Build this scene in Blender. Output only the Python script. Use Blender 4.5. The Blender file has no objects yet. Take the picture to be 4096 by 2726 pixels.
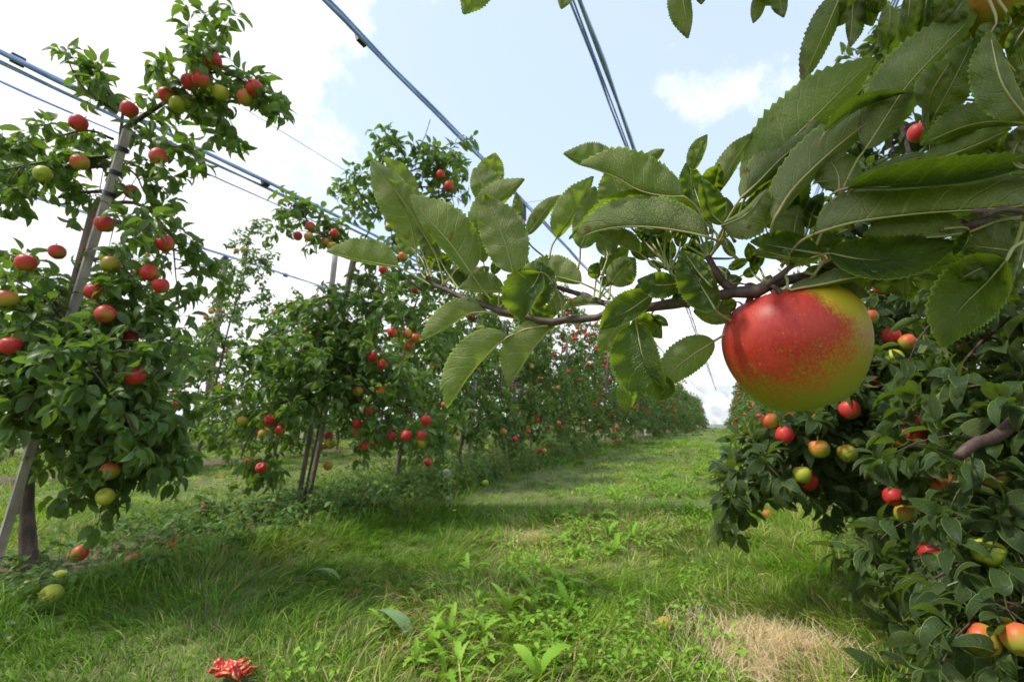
import bpy, math, random
import numpy as np
from mathutils import Vector, Matrix

# ------------------------------------------------------------------ camera, sky, sun, exposure
SC = bpy.context.scene
COL = SC.collection
EYE = 0.65                                   # the photographer crouches
YAW, PITCH = math.radians(23.64), math.radians(8.39)
cam_data = bpy.data.cameras.new('camera')
cam = bpy.data.objects.new('camera', cam_data)
COL.objects.link(cam)
cam_data.lens = 17.0
cam_data.sensor_width = 36.0
cam_data.clip_start = 0.02
cam_data.clip_end = 3000
cam.location = (0, 0, EYE)
cam.rotation_euler = (math.pi / 2 + PITCH, 0, YAW)
cam_data.dof.use_dof = True
cam_data.dof.focus_distance = 0.30
cam_data.dof.aperture_fstop = 20.0
SC.camera = cam

SUN_DIR = Vector((-0.50, -0.30, 0.82)).normalized()
sun_el = math.asin(SUN_DIR.z)
sun_az = math.atan2(SUN_DIR.x, SUN_DIR.y)

world = bpy.data.worlds.new('World')
SC.world = world
world.use_nodes = True


def node_kit(nt):
    nt.nodes.clear()

    def N(kind, **kw):
        n = nt.nodes.new(kind)
        for k, v in kw.items():
            if k.startswith('in_'):
                key = k[3:]
                n.inputs[int(key) if key.isdigit() else key.replace('_', ' ')].default_value = v
            else:
                setattr(n, k, v)
        return n

    def L(a, b):
        nt.links.new(a, b)
    return N, L


def vmath(N, L, op, a, b=None, **kw):
    n = N('ShaderNodeVectorMath', operation=op, **kw)
    for i, s in enumerate((a, b)):
        if s is None:
            continue
        if hasattr(s, 'links'):
            L(s, n.inputs[i])
        else:
            n.inputs[i].default_value = s
    return n.outputs['Value'] if op in ('DISTANCE', 'DOT_PRODUCT', 'LENGTH') else n.outputs[0]


def smath(N, L, op, a, b=None, c=None, clamp=False):
    n = N('ShaderNodeMath', operation=op, use_clamp=clamp)
    for i, s in enumerate((a, b, c)):
        if s is None:
            continue
        if hasattr(s, 'links'):
            L(s, n.inputs[i])
        else:
            n.inputs[i].default_value = s
    return n.outputs[0]


def smooth(N, L, v, a, b, lo=0.0, hi=1.0):
    n = N('ShaderNodeMapRange', interpolation_type='SMOOTHSTEP')
    L(v, n.inputs[0])
    for i, x in enumerate((a, b, lo, hi)):
        n.inputs[i + 1].default_value = x
    return n.outputs[0]


def mixc(N, L, f, a, b, blend='MIX'):
    n = N('ShaderNodeMix', data_type='RGBA', blend_type=blend)
    for idx, s in ((0, f), (6, a), (7, b)):
        if hasattr(s, 'links'):
            L(s, n.inputs[idx])
        elif idx == 0:
            n.inputs[0].default_value = s
        else:
            n.inputs[idx].default_value = (*s, 1) if len(s) == 3 else s
    return n.outputs[2]


F = 1934.2                                    # focal length in photograph pixels
_cy, _sy, _cp, _sp = math.cos(YAW), math.sin(YAW), math.cos(PITCH), math.sin(PITCH)
RIGHT = np.array([_cy, _sy, 0.0])
FWD = np.array([-_sy * _cp, _cy * _cp, _sp])
UPV = np.cross(RIGHT, FWD)
ORG = np.array([0.0, 0.0, EYE])


def ray(px, py):                              # full-size photograph pixels
    return FWD + RIGHT * ((px - 2048) / F) + UPV * ((1363 - py) / F)


def P(px, py, depth):
    return ORG + ray(px, py) * depth


K = 4096 / 2356.0


def S(x, y, depth):                           # the same in the 2356 px wide view
    return P(x * K, y * K, depth)


def gz(y):                                    # the lane falls away gently beyond ten metres
    return -0.022 * max(0.0, y - 10.0)


def G(x, y):                                  # ground point seen at a 2356-view pixel
    r = ray(x * K, y * K)
    t = -EYE / r[2]
    return ORG + r * t


# sky: Nishita blue thinned by haze, broken white cloud
N, L = node_kit(world.node_tree)
sky = N('ShaderNodeTexSky', sky_type='NISHITA', sun_disc=False, sun_elevation=sun_el, sun_rotation=sun_az,
        air_density=1.0, dust_density=1.5, ozone_density=1.0)
tc = N('ShaderNodeTexCoord')
dirn = vmath(N, L, 'NORMALIZE', tc.outputs['Generated'])
sep = N('ShaderNodeSeparateXYZ')
L(dirn, sep.inputs[0])
zup = smath(N, L, 'MAXIMUM', sep.outputs[2], 0.0)
zz = smath(N, L, 'ADD', zup, 0.22)
comb = N('ShaderNodeCombineXYZ')
L(zz, comb.inputs[0]); L(zz, comb.inputs[1]); comb.inputs[2].default_value = 1.0
plane = vmath(N, L, 'DIVIDE', dirn, comb.outputs[0])
n1 = N('ShaderNodeTexNoise', in_Scale=1.5, in_Detail=9.0, in_Roughness=0.58, in_Distortion=0.25)
L(plane, n1.inputs['Vector'])
warp = N('ShaderNodeTexNoise', in_Scale=5.5, in_Detail=7.0, in_Roughness=0.62)
L(dirn, warp.inputs['Vector'])
w0 = vmath(N, L, 'SUBTRACT', warp.outputs['Color'], (0.5, 0.5, 0.5))
wsc = N('ShaderNodeVectorMath', operation='SCALE')
L(w0, wsc.inputs[0]); wsc.inputs[3].default_value = 0.42
wd = vmath(N, L, 'ADD', dirn, wsc.outputs[0])
density = smath(N, L, 'MULTIPLY_ADD', n1.outputs['Fac'], 0.75, -0.12)
# cloud banks (+) and clear air (-): x, y in the 2356 view, angular radius, amount
for (bx, by, br, am) in [(1700, 215, .17, .55), (1510, 165, .12, .36), (1830, 245, .10, .2), (300, 60, .52, .5), (700, -60, .30, .42), (-300, 300, .45, .35),
                         (1120, 270, .44, -.52), (1420, 90, .22, -.5), (2000, 60, .34, -.34), (1700, 400, .16, -.35), (1950, 420, .26, -.25),
                         (420, 330, .22, -.17), (950, 130, .2, -.22)]:
    d = ray(bx * K, by * K)
    d = d / np.linalg.norm(d)
    dist = vmath(N, L, 'DISTANCE', wd, tuple(d))
    density = smath(N, L, 'ADD', density, smooth(N, L, dist, 0.0, br * 1.35, am, 0.0))
hor = smooth(N, L, sep.outputs[2], 0.10, 0.52, 0.55, 0.0)
density = smath(N, L, 'ADD', density, hor)
mask = smooth(N, L, density, 0.27, 0.60)
n2 = N('ShaderNodeTexNoise', in_Scale=2.6, in_Detail=6.0, in_Roughness=0.6)
L(plane, n2.inputs['Vector'])
cloud = mixc(N, L, smooth(N, L, n2.outputs['Fac'], .35, .7), (11.4, 11.7, 12.4), (14.2, 14.1, 14.0))
blue = mixc(N, L, 1.0, sky.outputs[0], (5.5, 6.4, 8.5), 'ADD')
allsky = mixc(N, L, mask, blue, cloud)
bg = N('ShaderNodeBackground')
L(allsky, bg.inputs[0])
bg.inputs[1].default_value = 0.092
L(bg.outputs[0], N('ShaderNodeOutputWorld').inputs[0])

sun_data = bpy.data.lights.new('sun', 'SUN')
sun_data.energy = 3.4
sun_data.angle = math.radians(6)
sun_data.color = (1.0, 0.95, 0.86)
sun = bpy.data.objects.new('sun', sun_data)
sun.rotation_euler = (-SUN_DIR).to_track_quat('-Z', 'Y').to_euler()
COL.objects.link(sun)

vs = SC.view_settings
vs.view_transform = 'Standard'
vs.look = 'None'
vs.exposure = 0.2
vs.gamma = 1.0
vs.use_curve_mapping = False
try:
    SC.cycles.max_bounces = 8
    SC.cycles.transparent_max_bounces = 8
    SC.cycles.caustics_reflective = False
    SC.cycles.caustics_refractive = False
except Exception:
    pass

rng = np.random.default_rng(7)


# ------------------------------------------------------------------ materials
def new_mat(name):
    m = bpy.data.materials.new(name)
    m.use_nodes = True
    N, L = node_kit(m.node_tree)
    return m, N, L


def variation(N, L):
    """one random number per leaf: a stored attribute on joined leaves, the object's own number otherwise"""
    at = N('ShaderNodeAttribute', attribute_name='rnd')
    oi = N('ShaderNodeObjectInfo')
    s = smath(N, L, 'ADD', at.outputs['Fac'], oi.outputs['Random'])
    return smath(N, L, 'FRACT', s)


def leaf_material(name, top_a, top_b, under_a, under_b, trans, tf=0.34, veins=True, rough=0.42):
    m, N, L = new_mat(name)
    out = N('ShaderNodeOutputMaterial')
    geo = N('ShaderNodeNewGeometry')
    rnd = variation(N, L)
    top = mixc(N, L, rnd, top_a, top_b)
    und = mixc(N, L, rnd, under_a, under_b)
    uvn = N('ShaderNodeUVMap')
    sp = N('ShaderNodeSeparateXYZ')
    L(uvn.outputs[0], sp.inputs[0])
    u = sp.outputs[0]
    v = smath(N, L, 'ABSOLUTE', smath(N, L, 'MULTIPLY_ADD', sp.outputs[1], 2.0, -1.0))
    height = None
    if veins:
        vv = smath(N, L, 'POWER', v, 1.25)
        wob = N('ShaderNodeTexNoise', in_Scale=3.0, in_Detail=2.0)
        L(uvn.outputs[0], wob.inputs['Vector'])
        k = smath(N, L, 'SUBTRACT', smath(N, L, 'MULTIPLY', u, 8.5), smath(N, L, 'MULTIPLY', vv, 1.9))
        k = smath(N, L, 'ADD', k, smath(N, L, 'MULTIPLY', wob.outputs['Fac'], 0.9))
        side = smath(N, L, 'MULTIPLY', smath(N, L, 'GREATER_THAN', sp.outputs[1], 0.5), 0.43)
        fr = smath(N, L, 'FRACT', smath(N, L, 'ADD', k, side))
        dd = smath(N, L, 'ABSOLUTE', smath(N, L, 'SUBTRACT', fr, 0.5))
        vein2 = smooth(N, L, dd, 0.0, 0.11, 1.0, 0.0)
        vein2 = smath(N, L, 'MULTIPLY', vein2, smooth(N, L, v, 0.75, 1.0, 1.0, 0.15))
        mid = smooth(N, L, v, 0.0, 0.06, 1.0, 0.0)
        vo = N('ShaderNodeTexVoronoi', feature='DISTANCE_TO_EDGE', in_Scale=1.0)
        sc = N('ShaderNodeVectorMath', operation='MULTIPLY')
        L(uvn.outputs[0], sc.inputs[0]); sc.inputs[1].default_value = (34, 19, 1)
        L(sc.outputs[0], vo.inputs['Vector'])
        net = smooth(N, L, vo.outputs['Distance'], 0.0, 0.16, 1.0, 0.0)
        veinm = smath(N, L, 'MAXIMUM', vein2, mid)
        veinall = smath(N, L, 'MAXIMUM', veinm, smath(N, L, 'MULTIPLY', net, 0.42))
        rim = smooth(N, L, v, 0.90, 0.985)
        top = mixc(N, L, smath(N, L, 'MULTIPLY', veinall, 0.35), top, (0.16, 0.26, 0.06))
        und = mixc(N, L, smath(N, L, 'MULTIPLY', veinall, 0.58), und, (0.46, 0.52, 0.22))
        top = mixc(N, L, smath(N, L, 'MULTIPLY', rim, 0.7), top, (0.34, 0.50, 0.08))
        und = mixc(N, L, smath(N, L, 'MULTIPLY', rim, 0.9), und, (0.42, 0.60, 0.10))
        height = smath(N, L, 'ADD', smath(N, L, 'MULTIPLY', veinall, 1.0), 0.0)
        blotch = N('ShaderNodeTexNoise', in_Scale=7.0, in_Detail=3.0)
        L(N('ShaderNodeTexCoord').outputs['Object'], blotch.inputs['Vector'])
        bl = N('ShaderNodeTexNoise', in_Scale=38.0, in_Detail=3.0)
        tcc = N('ShaderNodeTexCoord')
        L(tcc.outputs['Object'], bl.inputs['Vector'])
        bfac = smooth(N, L, bl.outputs['Fac'], 0.4, 0.66, 0.0, 0.5)
        und = mixc(N, L, bfac, und, (0.075, 0.14, 0.022))
        top = mixc(N, L, smath(N, L, 'MULTIPLY', bfac, 0.7), top, (0.02, 0.05, 0.008))
        spot = N('ShaderNodeTexNoise', in_Scale=55.0, in_Detail=2.0)
        L(tcc.outputs['Object'], spot.inputs['Vector'])
        sf = smooth(N, L, spot.outputs['Fac'], 0.69, 0.72, 0.0, 0.85)
        top = mixc(N, L, sf, top, (0.16, 0.07, 0.02))
        und = mixc(N, L, sf, und, (0.16, 0.07, 0.02))
    col = mixc(N, L, geo.outputs['Backfacing'], top, und)
    bs = N('ShaderNodeBsdfPrincipled')
    L(col, bs.inputs['Base Color'])
    rr = N('ShaderNodeMapRange')
    L(geo.outputs['Backfacing'], rr.inputs[0]); rr.inputs[3].default_value = rough; rr.inputs[4].default_value = 0.72
    L(rr.outputs[0], bs.inputs['Roughness'])
    spec = N('ShaderNodeMapRange')
    L(geo.outputs['Backfacing'], spec.inputs[0]); spec.inputs[3].default_value = 0.36; spec.inputs[4].default_value = 0.2
    L(spec.outputs[0], bs.inputs['Specular IOR Level'])
    if height is not None:
        b = N('ShaderNodeBump', in_Strength=0.8, in_Distance=0.0012)
        L(smath(N, L, 'MULTIPLY', height, smath(N, L, 'MULTIPLY_ADD', geo.outputs['Backfacing'], -2.0, 1.0)), b.inputs['Height'])
        b.invert = True
        L(b.outputs[0], bs.inputs['Normal'])
    tr = N('ShaderNodeBsdfTranslucent')
    tcol = mixc(N, L, rnd, trans, tuple(c * 0.7 for c in trans))
    if height is not None:
        tcol = mixc(N, L, smath(N, L, 'MULTIPLY', veinall, 0.5), tcol, tuple(min(1, c * 1.7) for c in trans))
    L(tcol, tr.inputs[0])
    mx = N('ShaderNodeMixShader')
    mx.inputs[0].default_value = tf
    L(bs.outputs[0], mx.inputs[1]); L(tr.outputs[0], mx.inputs[2])
    L(mx.outputs[0], out.inputs[0])
    return m


M = {}
M['hero_leaf'] = leaf_material('apple_leaf_near', (0.022, 0.048, 0.011), (0.040, 0.082, 0.016),
                               (0.190, 0.225, 0.085), (0.285, 0.310, 0.150), (0.34, 0.50, 0.02), tf=0.40)
M['bush_leaf'] = leaf_material('apple_leaf_right', (0.018, 0.040, 0.009), (0.050, 0.090, 0.018),
                               (0.120, 0.160, 0.055), (0.190, 0.230, 0.10), (0.20, 0.32, 0.015), tf=0.26, rough=0.38)
M['leaf'] = leaf_material('apple_leaf', (0.040, 0.088, 0.014), (0.135, 0.220, 0.042),
                          (0.13, 0.20, 0.07), (0.22, 0.29, 0.13), (0.24, 0.42, 0.03), tf=0.36, veins=False, rough=0.46)
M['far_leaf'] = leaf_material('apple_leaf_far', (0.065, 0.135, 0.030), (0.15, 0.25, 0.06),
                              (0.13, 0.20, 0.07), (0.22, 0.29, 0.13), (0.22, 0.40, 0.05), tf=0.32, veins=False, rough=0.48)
M['weed_leaf'] = leaf_material('weed_leaf', (0.15, 0.33, 0.012), (0.28, 0.50, 0.035),
                               (0.18, 0.33, 0.05), (0.28, 0.44, 0.09), (0.38, 0.60, 0.03), tf=0.30, veins=False, rough=0.55)
M['herb'] = leaf_material('row_weed_leaf', (0.05, 0.12, 0.018), (0.13, 0.24, 0.035),
                          (0.10, 0.18, 0.05), (0.20, 0.29, 0.10), (0.24, 0.42, 0.05), tf=0.3, veins=False, rough=0.6)
M['dock_leaf'] = leaf_material('pale_weed_leaf', (0.26, 0.40, 0.16), (0.30, 0.45, 0.20),
                               (0.26, 0.38, 0.18), (0.32, 0.44, 0.22), (0.3, 0.5, 0.1), tf=0.25, veins=True, rough=0.6)
M['dry_leaf'] = leaf_material('dry_leaf', (0.32, 0.14, 0.05), (0.42, 0.22, 0.10),
                              (0.36, 0.20, 0.09), (0.45, 0.28, 0.14), (0.4, 0.2, 0.06), tf=0.2, veins=False, rough=0.8)


def plain(name, col, rough=0.7, var=0.25, scale=30.0, bump=0.0, metallic=0.0, col2=None, stretch=(1, 1, 1)):
    m, N, L = new_mat(name)
    out = N('ShaderNodeOutputMaterial')
    t = N('ShaderNodeTexCoord')
    mp = N('ShaderNodeMapping')
    mp.inputs['Scale'].default_value = stretch
    L(t.outputs['Object'], mp.inputs[0])
    n = N('ShaderNodeTexNoise', in_Scale=scale, in_Detail=6.0, in_Roughness=0.65)
    L(mp.outputs[0], n.inputs['Vector'])
    c2 = col2 if col2 else tuple(c * (1 - var) for c in col)
    c = mixc(N, L, smooth(N, L, n.outputs['Fac'], .35, .65), col, c2)
    bs = N('ShaderNodeBsdfPrincipled', in_Roughness=rough, in_Metallic=metallic)
    L(c, bs.inputs['Base Color'])
    if bump:
        b = N('ShaderNodeBump', in_Strength=0.8, in_Distance=bump)
        L(n.outputs['Fac'], b.inputs['Height'])
        L(b.outputs[0], bs.inputs['Normal'])
    L(bs.outputs[0], out.inputs[0])
    return m


M['petiole'] = plain('leaf_stalk', (0.30, 0.36, 0.12), 0.55, col2=(0.36, 0.30, 0.13), scale=60)
M['twig'] = plain('twig_bark', (0.105, 0.062, 0.045), 0.6, col2=(0.045, 0.028, 0.022), scale=160, bump=0.0008)
M['bark'] = plain('trunk_bark', (0.16, 0.115, 0.085), 0.85, col2=(0.06, 0.045, 0.035), scale=28, bump=0.004, stretch=(1, 1, .35))
M['stake'] = plain('weathered_stake', (0.44, 0.41, 0.38), 0.85, col2=(0.27, 0.24, 0.21), scale=22, bump=0.002, stretch=(1, 1, .08))
M['old_stake'] = plain('brown_stake', (0.24, 0.18, 0.14), 0.85, col2=(0.12, 0.085, 0.07), scale=22, bump=0.002, stretch=(1, 1, .08))
M['post'] = plain('reddish_post', (0.36, 0.25, 0.20), 0.85, col2=(0.24, 0.16, 0.13), scale=14, bump=0.002, stretch=(1, 1, .08))
M['cap'] = plain('black_plastic', (0.025, 0.027, 0.032), 0.45, scale=20)
M['steel'] = plain('galvanised_cable', (0.30, 0.37, 0.50), 0.5, scale=200, metallic=0.2)
M['net_roll'] = plain('rolled_net', (0.46, 0.62, 1.0), 0.6, col2=(0.22, 0.33, 0.75), scale=30, stretch=(1, .1, 1))
M['soil'] = plain('dark_soil', (0.14, 0.10, 0.075), 0.95, col2=(0.075, 0.055, 0.04), scale=12, bump=0.01)
M['clock'] = plain('dandelion_fluff', (0.78, 0.78, 0.76), 0.9, scale=30)
M['petal'] = plain('yellow_petal', (0.80, 0.62, 0.02), 0.6, scale=30)
M['flesh'] = plain('apple_flesh', (0.72, 0.52, 0.22), 0.6, col2=(0.55, 0.30, 0.10), scale=60, bump=0.002)
M['calyx'] = plain('dry_calyx', (0.10, 0.07, 0.04), 0.9, scale=60)


def net_material():
    m, N, L = new_mat('hail_net')
    out = N('ShaderNodeOutputMaterial')
    t = N('ShaderNodeTexCoord')
    mp = N('ShaderNodeMapping'); mp.inputs['Scale'].default_value = (1.0, .10, 1)
    L(t.outputs['Object'], mp.inputs[0])
    n = N('ShaderNodeTexNoise', in_Scale=1.1, in_Detail=3.0, in_Distortion=.6)
    L(mp.outputs[0], n.inputs['Vector'])
    d = N('ShaderNodeBsdfDiffuse'); L(mixc(N, L, n.outputs['Fac'], (.75, .78, .82), (.45, .5, .56)), d.inputs[0])
    tl = N('ShaderNodeBsdfTranslucent'); tl.inputs[0].default_value = (.7, .75, .8, 1)
    m1 = N('ShaderNodeMixShader'); m1.inputs[0].default_value = .6
    L(d.outputs[0], m1.inputs[1]); L(tl.outputs[0], m1.inputs[2])
    tp = N('ShaderNodeBsdfTransparent')
    mx = N('ShaderNodeMixShader')
    L(smooth(N, L, n.outputs['Fac'], .35, .7, .25, .6), mx.inputs[0])
    L(tp.outputs[0], mx.inputs[1]); L(m1.outputs[0], mx.inputs[2])
    L(mx.outputs[0], out.inputs[0])
    return m


M['net'] = net_material()


def apple_material(name, blush, red, red2, yellow, green, speck=9.0, blush_lo=-0.35, blush_hi=0.45, world_normal=False, vary=0.5, shoulder=None, fine=False):
    m, N, L = new_mat(name)
    out = N('ShaderNodeOutputMaterial')
    t = N('ShaderNodeTexCoord')
    geo = N('ShaderNodeNewGeometry')
    src = geo.outputs['Normal'] if world_normal else vmath(N, L, 'NORMALIZE', t.outputs['Object'])
    rnd = variation(N, L)
    b = vmath(N, L, 'DOT_PRODUCT', src, tuple(Vector(blush).normalized()))
    base_vec = t.outputs['Object']
    # fine streaks running from stem to calyx, plus soft patches
    mp = N('ShaderNodeMapping')
    L(src, mp.inputs[0])
    mp.inputs['Scale'].default_value = (24, 24, 5.0) if fine else (15, 15, 3.0)
    st = N('ShaderNodeTexNoise', in_Scale=1.0, in_Detail=7.0, in_Roughness=0.7)
    L(mp.outputs[0], st.inputs['Vector'])
    pa = N('ShaderNodeTexNoise', in_Scale=2.6, in_Detail=3.0)
    L(src, pa.inputs['Vector'])
    sa = 1.0 if fine else 0.9
    f = smath(N, L, 'ADD', b, smath(N, L, 'MULTIPLY_ADD', st.outputs['Fac'], sa, -sa * .5))
    f = smath(N, L, 'ADD', f, smath(N, L, 'MULTIPLY_ADD', pa.outputs['Fac'], 0.7, -0.35))
    f = smath(N, L, 'ADD', f, smath(N, L, 'MULTIPLY_ADD', rnd, vary, -vary * 0.5))
    if fine:
        mo = N('ShaderNodeTexNoise', in_Scale=26.0, in_Detail=5.0, in_Roughness=0.75)
        L(src, mo.inputs['Vector'])
        f = smath(N, L, 'ADD', f, smath(N, L, 'MULTIPLY_ADD', mo.outputs['Fac'], 1.5, -.75))
    if shoulder:
        dist = vmath(N, L, 'DISTANCE', src, tuple(Vector(shoulder).normalized()))
        f = smath(N, L, 'SUBTRACT', f, smooth(N, L, dist, 0.2, 0.85, 1.3, 0.0))
    bl = smooth(N, L, f, blush_lo, blush_hi)
    sz = N('ShaderNodeSeparateXYZ')
    L(src, sz.inputs[0])
    grd = mixc(N, L, smooth(N, L, sz.outputs[2], -0.8, 0.75), green, yellow)
    rd = mixc(N, L, smooth(N, L, smath(N, L, 'MULTIPLY_ADD', st.outputs['Fac'], .45, smath(N, L, 'MULTIPLY', pa.outputs['Fac'], .55)), .30, .70), red, red2)
    c = mixc(N, L, bl, grd, rd)
    vo = N('ShaderNodeTexVoronoi', in_Scale=speck)
    L(t.outputs['Object'], vo.inputs['Vector'])
    dots = smooth(N, L, vo.outputs['Distance'], 0.05, 0.14, 0.35 if fine else .3, 0.0)
    vn = N('ShaderNodeTexNoise', in_Scale=5)
    L(t.outputs['Object'], vn.inputs['Vector'])
    dots = smath(N, L, 'MULTIPLY', dots, smooth(N, L, vn.outputs['Fac'], .38, .6))
    c = mixc(N, L, dots, c, (0.72, 0.50, 0.16))
    bs = N('ShaderNodeBsdfPrincipled', in_Roughness=0.36)
    bs.inputs['Specular IOR Level'].default_value = 0.32
    bs.inputs['Subsurface Weight'].default_value = 0.0
    rn = N('ShaderNodeMapRange'); L(st.outputs['Fac'], rn.inputs[0]); rn.inputs[3].default_value = .36; rn.inputs[4].default_value = .52
    L(rn.outputs[0], bs.inputs['Roughness'])
    L(c, bs.inputs['Base Color'])
    bp = N('ShaderNodeBump', in_Strength=0.15, in_Distance=0.0006)
    L(st.outputs['Fac'], bp.inputs['Height'])
    L(bp.outputs[0], bs.inputs['Normal'])
    L(bs.outputs[0], out.inputs[0])
    return m


RED, RED2, YEL, GRN = (0.44, 0.018, 0.020), (0.56, 0.05, 0.035), (0.55, 0.24, 0.04), (0.28, 0.20, 0.02)
M['apple'] = apple_material('apple_red', (-.4, -.35, .75), RED, RED2, YEL, GRN, blush_lo=-1.05, blush_hi=-0.25)
M['apple_orange'] = apple_material('apple_orange', (-.5, -.3, .6), (0.50, 0.05, 0.025), (0.58, 0.15, 0.04), (0.50, 0.34, 0.04), (0.28, 0.28, 0.03), blush_lo=-0.3, blush_hi=0.6)
M['apple_green'] = apple_material('apple_green', (-.5, -.3, .6), (0.55, 0.10, 0.03), (0.60, 0.28, 0.04), (0.48, 0.46, 0.05), (0.30, 0.36, 0.025), blush_lo=0.25, blush_hi=1.2)
M['apple_yellow'] = apple_material('apple_yellow', (-.5, -.3, .6), (0.60, 0.30, 0.05), (0.55, 0.40, 0.05), (0.50, 0.52, 0.06), (0.30, 0.38, 0.03), blush_lo=0.7, blush_hi=1.6)
M['apple_far'] = apple_material('apple_far', (-.4, -.3, .7), RED, RED2, YEL, GRN, blush_lo=-0.9, blush_hi=-0.1, world_normal=True)
M['hero_apple'] = apple_material('apple_hero', (-0.32, -0.54, 0.78), (0.30, 0.012, 0.012), (0.48, 0.050, 0.026), (0.52, 0.42, 0.022), (0.20, 0.24, 0.010),
                                 speck=11.0, blush_lo=-0.30, blush_hi=0.62, vary=0.0, shoulder=(0.62, -0.32, 0.72), fine=True)


# ------------------------------------------------------------------ mesh helpers
def np_mesh(name, V, faces, mats, smooth_=True, uv=None, attrs=None, midx=None):
    """V (n,3); faces: list of index arrays (m,k); uv per loop (sum,2); attrs {name: per-vertex floats}"""
    me = bpy.data.meshes.new(name)
    V = np.asarray(V, dtype=np.float32)
    me.vertices.add(len(V))
    me.vertices.foreach_set('co', V.ravel())
    loops = np.concatenate([np.asarray(f, dtype=np.int32).ravel() for f in faces])
    sizes = np.concatenate([np.full(len(f), np.asarray(f).shape[1], dtype=np.int32) for f in faces])
    starts = np.zeros(len(sizes), dtype=np.int32)
    starts[1:] = np.cumsum(sizes)[:-1]
    me.loops.add(len(loops))
    me.loops.foreach_set('vertex_index', loops)
    me.polygons.add(len(sizes))
    me.polygons.foreach_set('loop_start', starts)
    me.polygons.foreach_set('use_smooth', np.full(len(sizes), smooth_, dtype=bool))
    if midx is not None:
        me.polygons.foreach_set('material_index', np.asarray(midx, dtype=np.int32))
    if uv is not None:
        l = me.uv_layers.new(name='UVMap')
        uvl = np.asarray(uv, dtype=np.float32)[loops]
        l.data.foreach_set('uv', uvl.ravel())
    for k, a in (attrs or {}).items():
        if np.ndim(a) == 1:
            at = me.attributes.new(k, 'FLOAT', 'POINT')
            at.data.foreach_set('value', np.asarray(a, dtype=np.float32))
        else:
            at = me.attributes.new(k, 'FLOAT_COLOR', 'POINT')
            at.data.foreach_set('color', np.asarray(a, dtype=np.float32).ravel())
    for mm in (mats if isinstance(mats, (list, tuple)) else [mats]):
        me.materials.append(mm)
    me.update(calc_edges=True)
    return me


def link(name, me, parent=None, loc=None, **props):
    o = bpy.data.objects.new(name, me)
    COL.objects.link(o)
    if parent is not None:
        o.parent = parent
    if loc is not None:
        o.location = loc
    for k, v in props.items():
        o[k] = v
    return o


def empty(name, loc, **props):
    o = link(name, None, loc=tuple(loc), **props)
    o.empty_display_size = 0.1
    return o


class Acc:
    """collects vertices and faces for one mesh"""
    def __init__(s):
        s.V, s.F4, s.F3, s.n = [], [], [], 0

    def add(s, V, q=None, t=None):
        V = np.asarray(V, dtype=float)
        if q is not None and len(q):
            s.F4.append(np.asarray(q) + s.n)
        if t is not None and len(t):
            s.F3.append(np.asarray(t) + s.n)
        s.V.append(V)
        s.n += len(V)

    def tube(s, pts, rad, sides=6, cap=True):
        V, q = tube(pts, rad, sides)
        s.add(V, q)
        start = s.n - len(V)
        if cap:
            for end in (0, len(pts) - 1):
                ring = np.arange(sides) + start + end * sides
                c = s.n
                s.V.append(np.asarray([pts[end]], dtype=float)); s.n += 1
                s.F3.append(np.array([[ring[i], ring[(i + 1) % sides], c] for i in range(sides)]))

    def box(s, a, b, w, d=None):
        """a square bar from a to b"""
        d = d or w
        a, b = np.asarray(a, float), np.asarray(b, float)
        ax = b - a; ax /= np.linalg.norm(ax)
        x = np.cross(ax, [0.3, 1, 0.1]); x /= np.linalg.norm(x)
        y = np.cross(ax, x)
        V = [p + x * sx * w / 2 + y * sy * d / 2 for p in (a, b) for sx, sy in ((-1, -1), (1, -1), (1, 1), (-1, 1))]
        s.add(V, [[0, 1, 2, 3], [7, 6, 5, 4], [0, 4, 5, 1], [1, 5, 6, 2], [2, 6, 7, 3], [3, 7, 4, 0]])

    def mesh(s, name, mat, off=(0, 0, 0), smooth_=True, **kw):
        V = np.concatenate(s.V) - np.asarray(off)
        fs = []
        if s.F4:
            fs.append(np.concatenate(s.F4))
        if s.F3:
            fs.append(np.concatenate(s.F3))
        return np_mesh(name, V, fs, mat, smooth_, **kw)


def tube(pts, rad, sides=6):
    pts = np.asarray(pts, float)
    n = len(pts)
    rad = np.broadcast_to(np.asarray(rad, float), (n,))
    T = np.gradient(pts, axis=0)
    T /= np.linalg.norm(T, axis=1, keepdims=True) + 1e-12
    ref = np.array([0.12, 0.31, 0.94]) if abs(T[0][2]) < 0.9 else np.array([0.93, 0.3, 0.1])
    A = np.cross(T, ref); A /= np.linalg.norm(A, axis=1, keepdims=True) + 1e-12
    B = np.cross(T, A)
    th = np.arange(sides) / sides * 2 * math.pi
    V = pts[:, None] + (A[:, None] * np.cos(th)[None, :, None] + B[:, None] * np.sin(th)[None, :, None]) * rad[:, None, None]
    q = []
    for i in range(n - 1):
        for j in range(sides):
            k = (j + 1) % sides
            q.append((i * sides + j, i * sides + k, (i + 1) * sides + k, (i + 1) * sides + j))
    return V.reshape(-1, 3), np.array(q)


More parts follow.
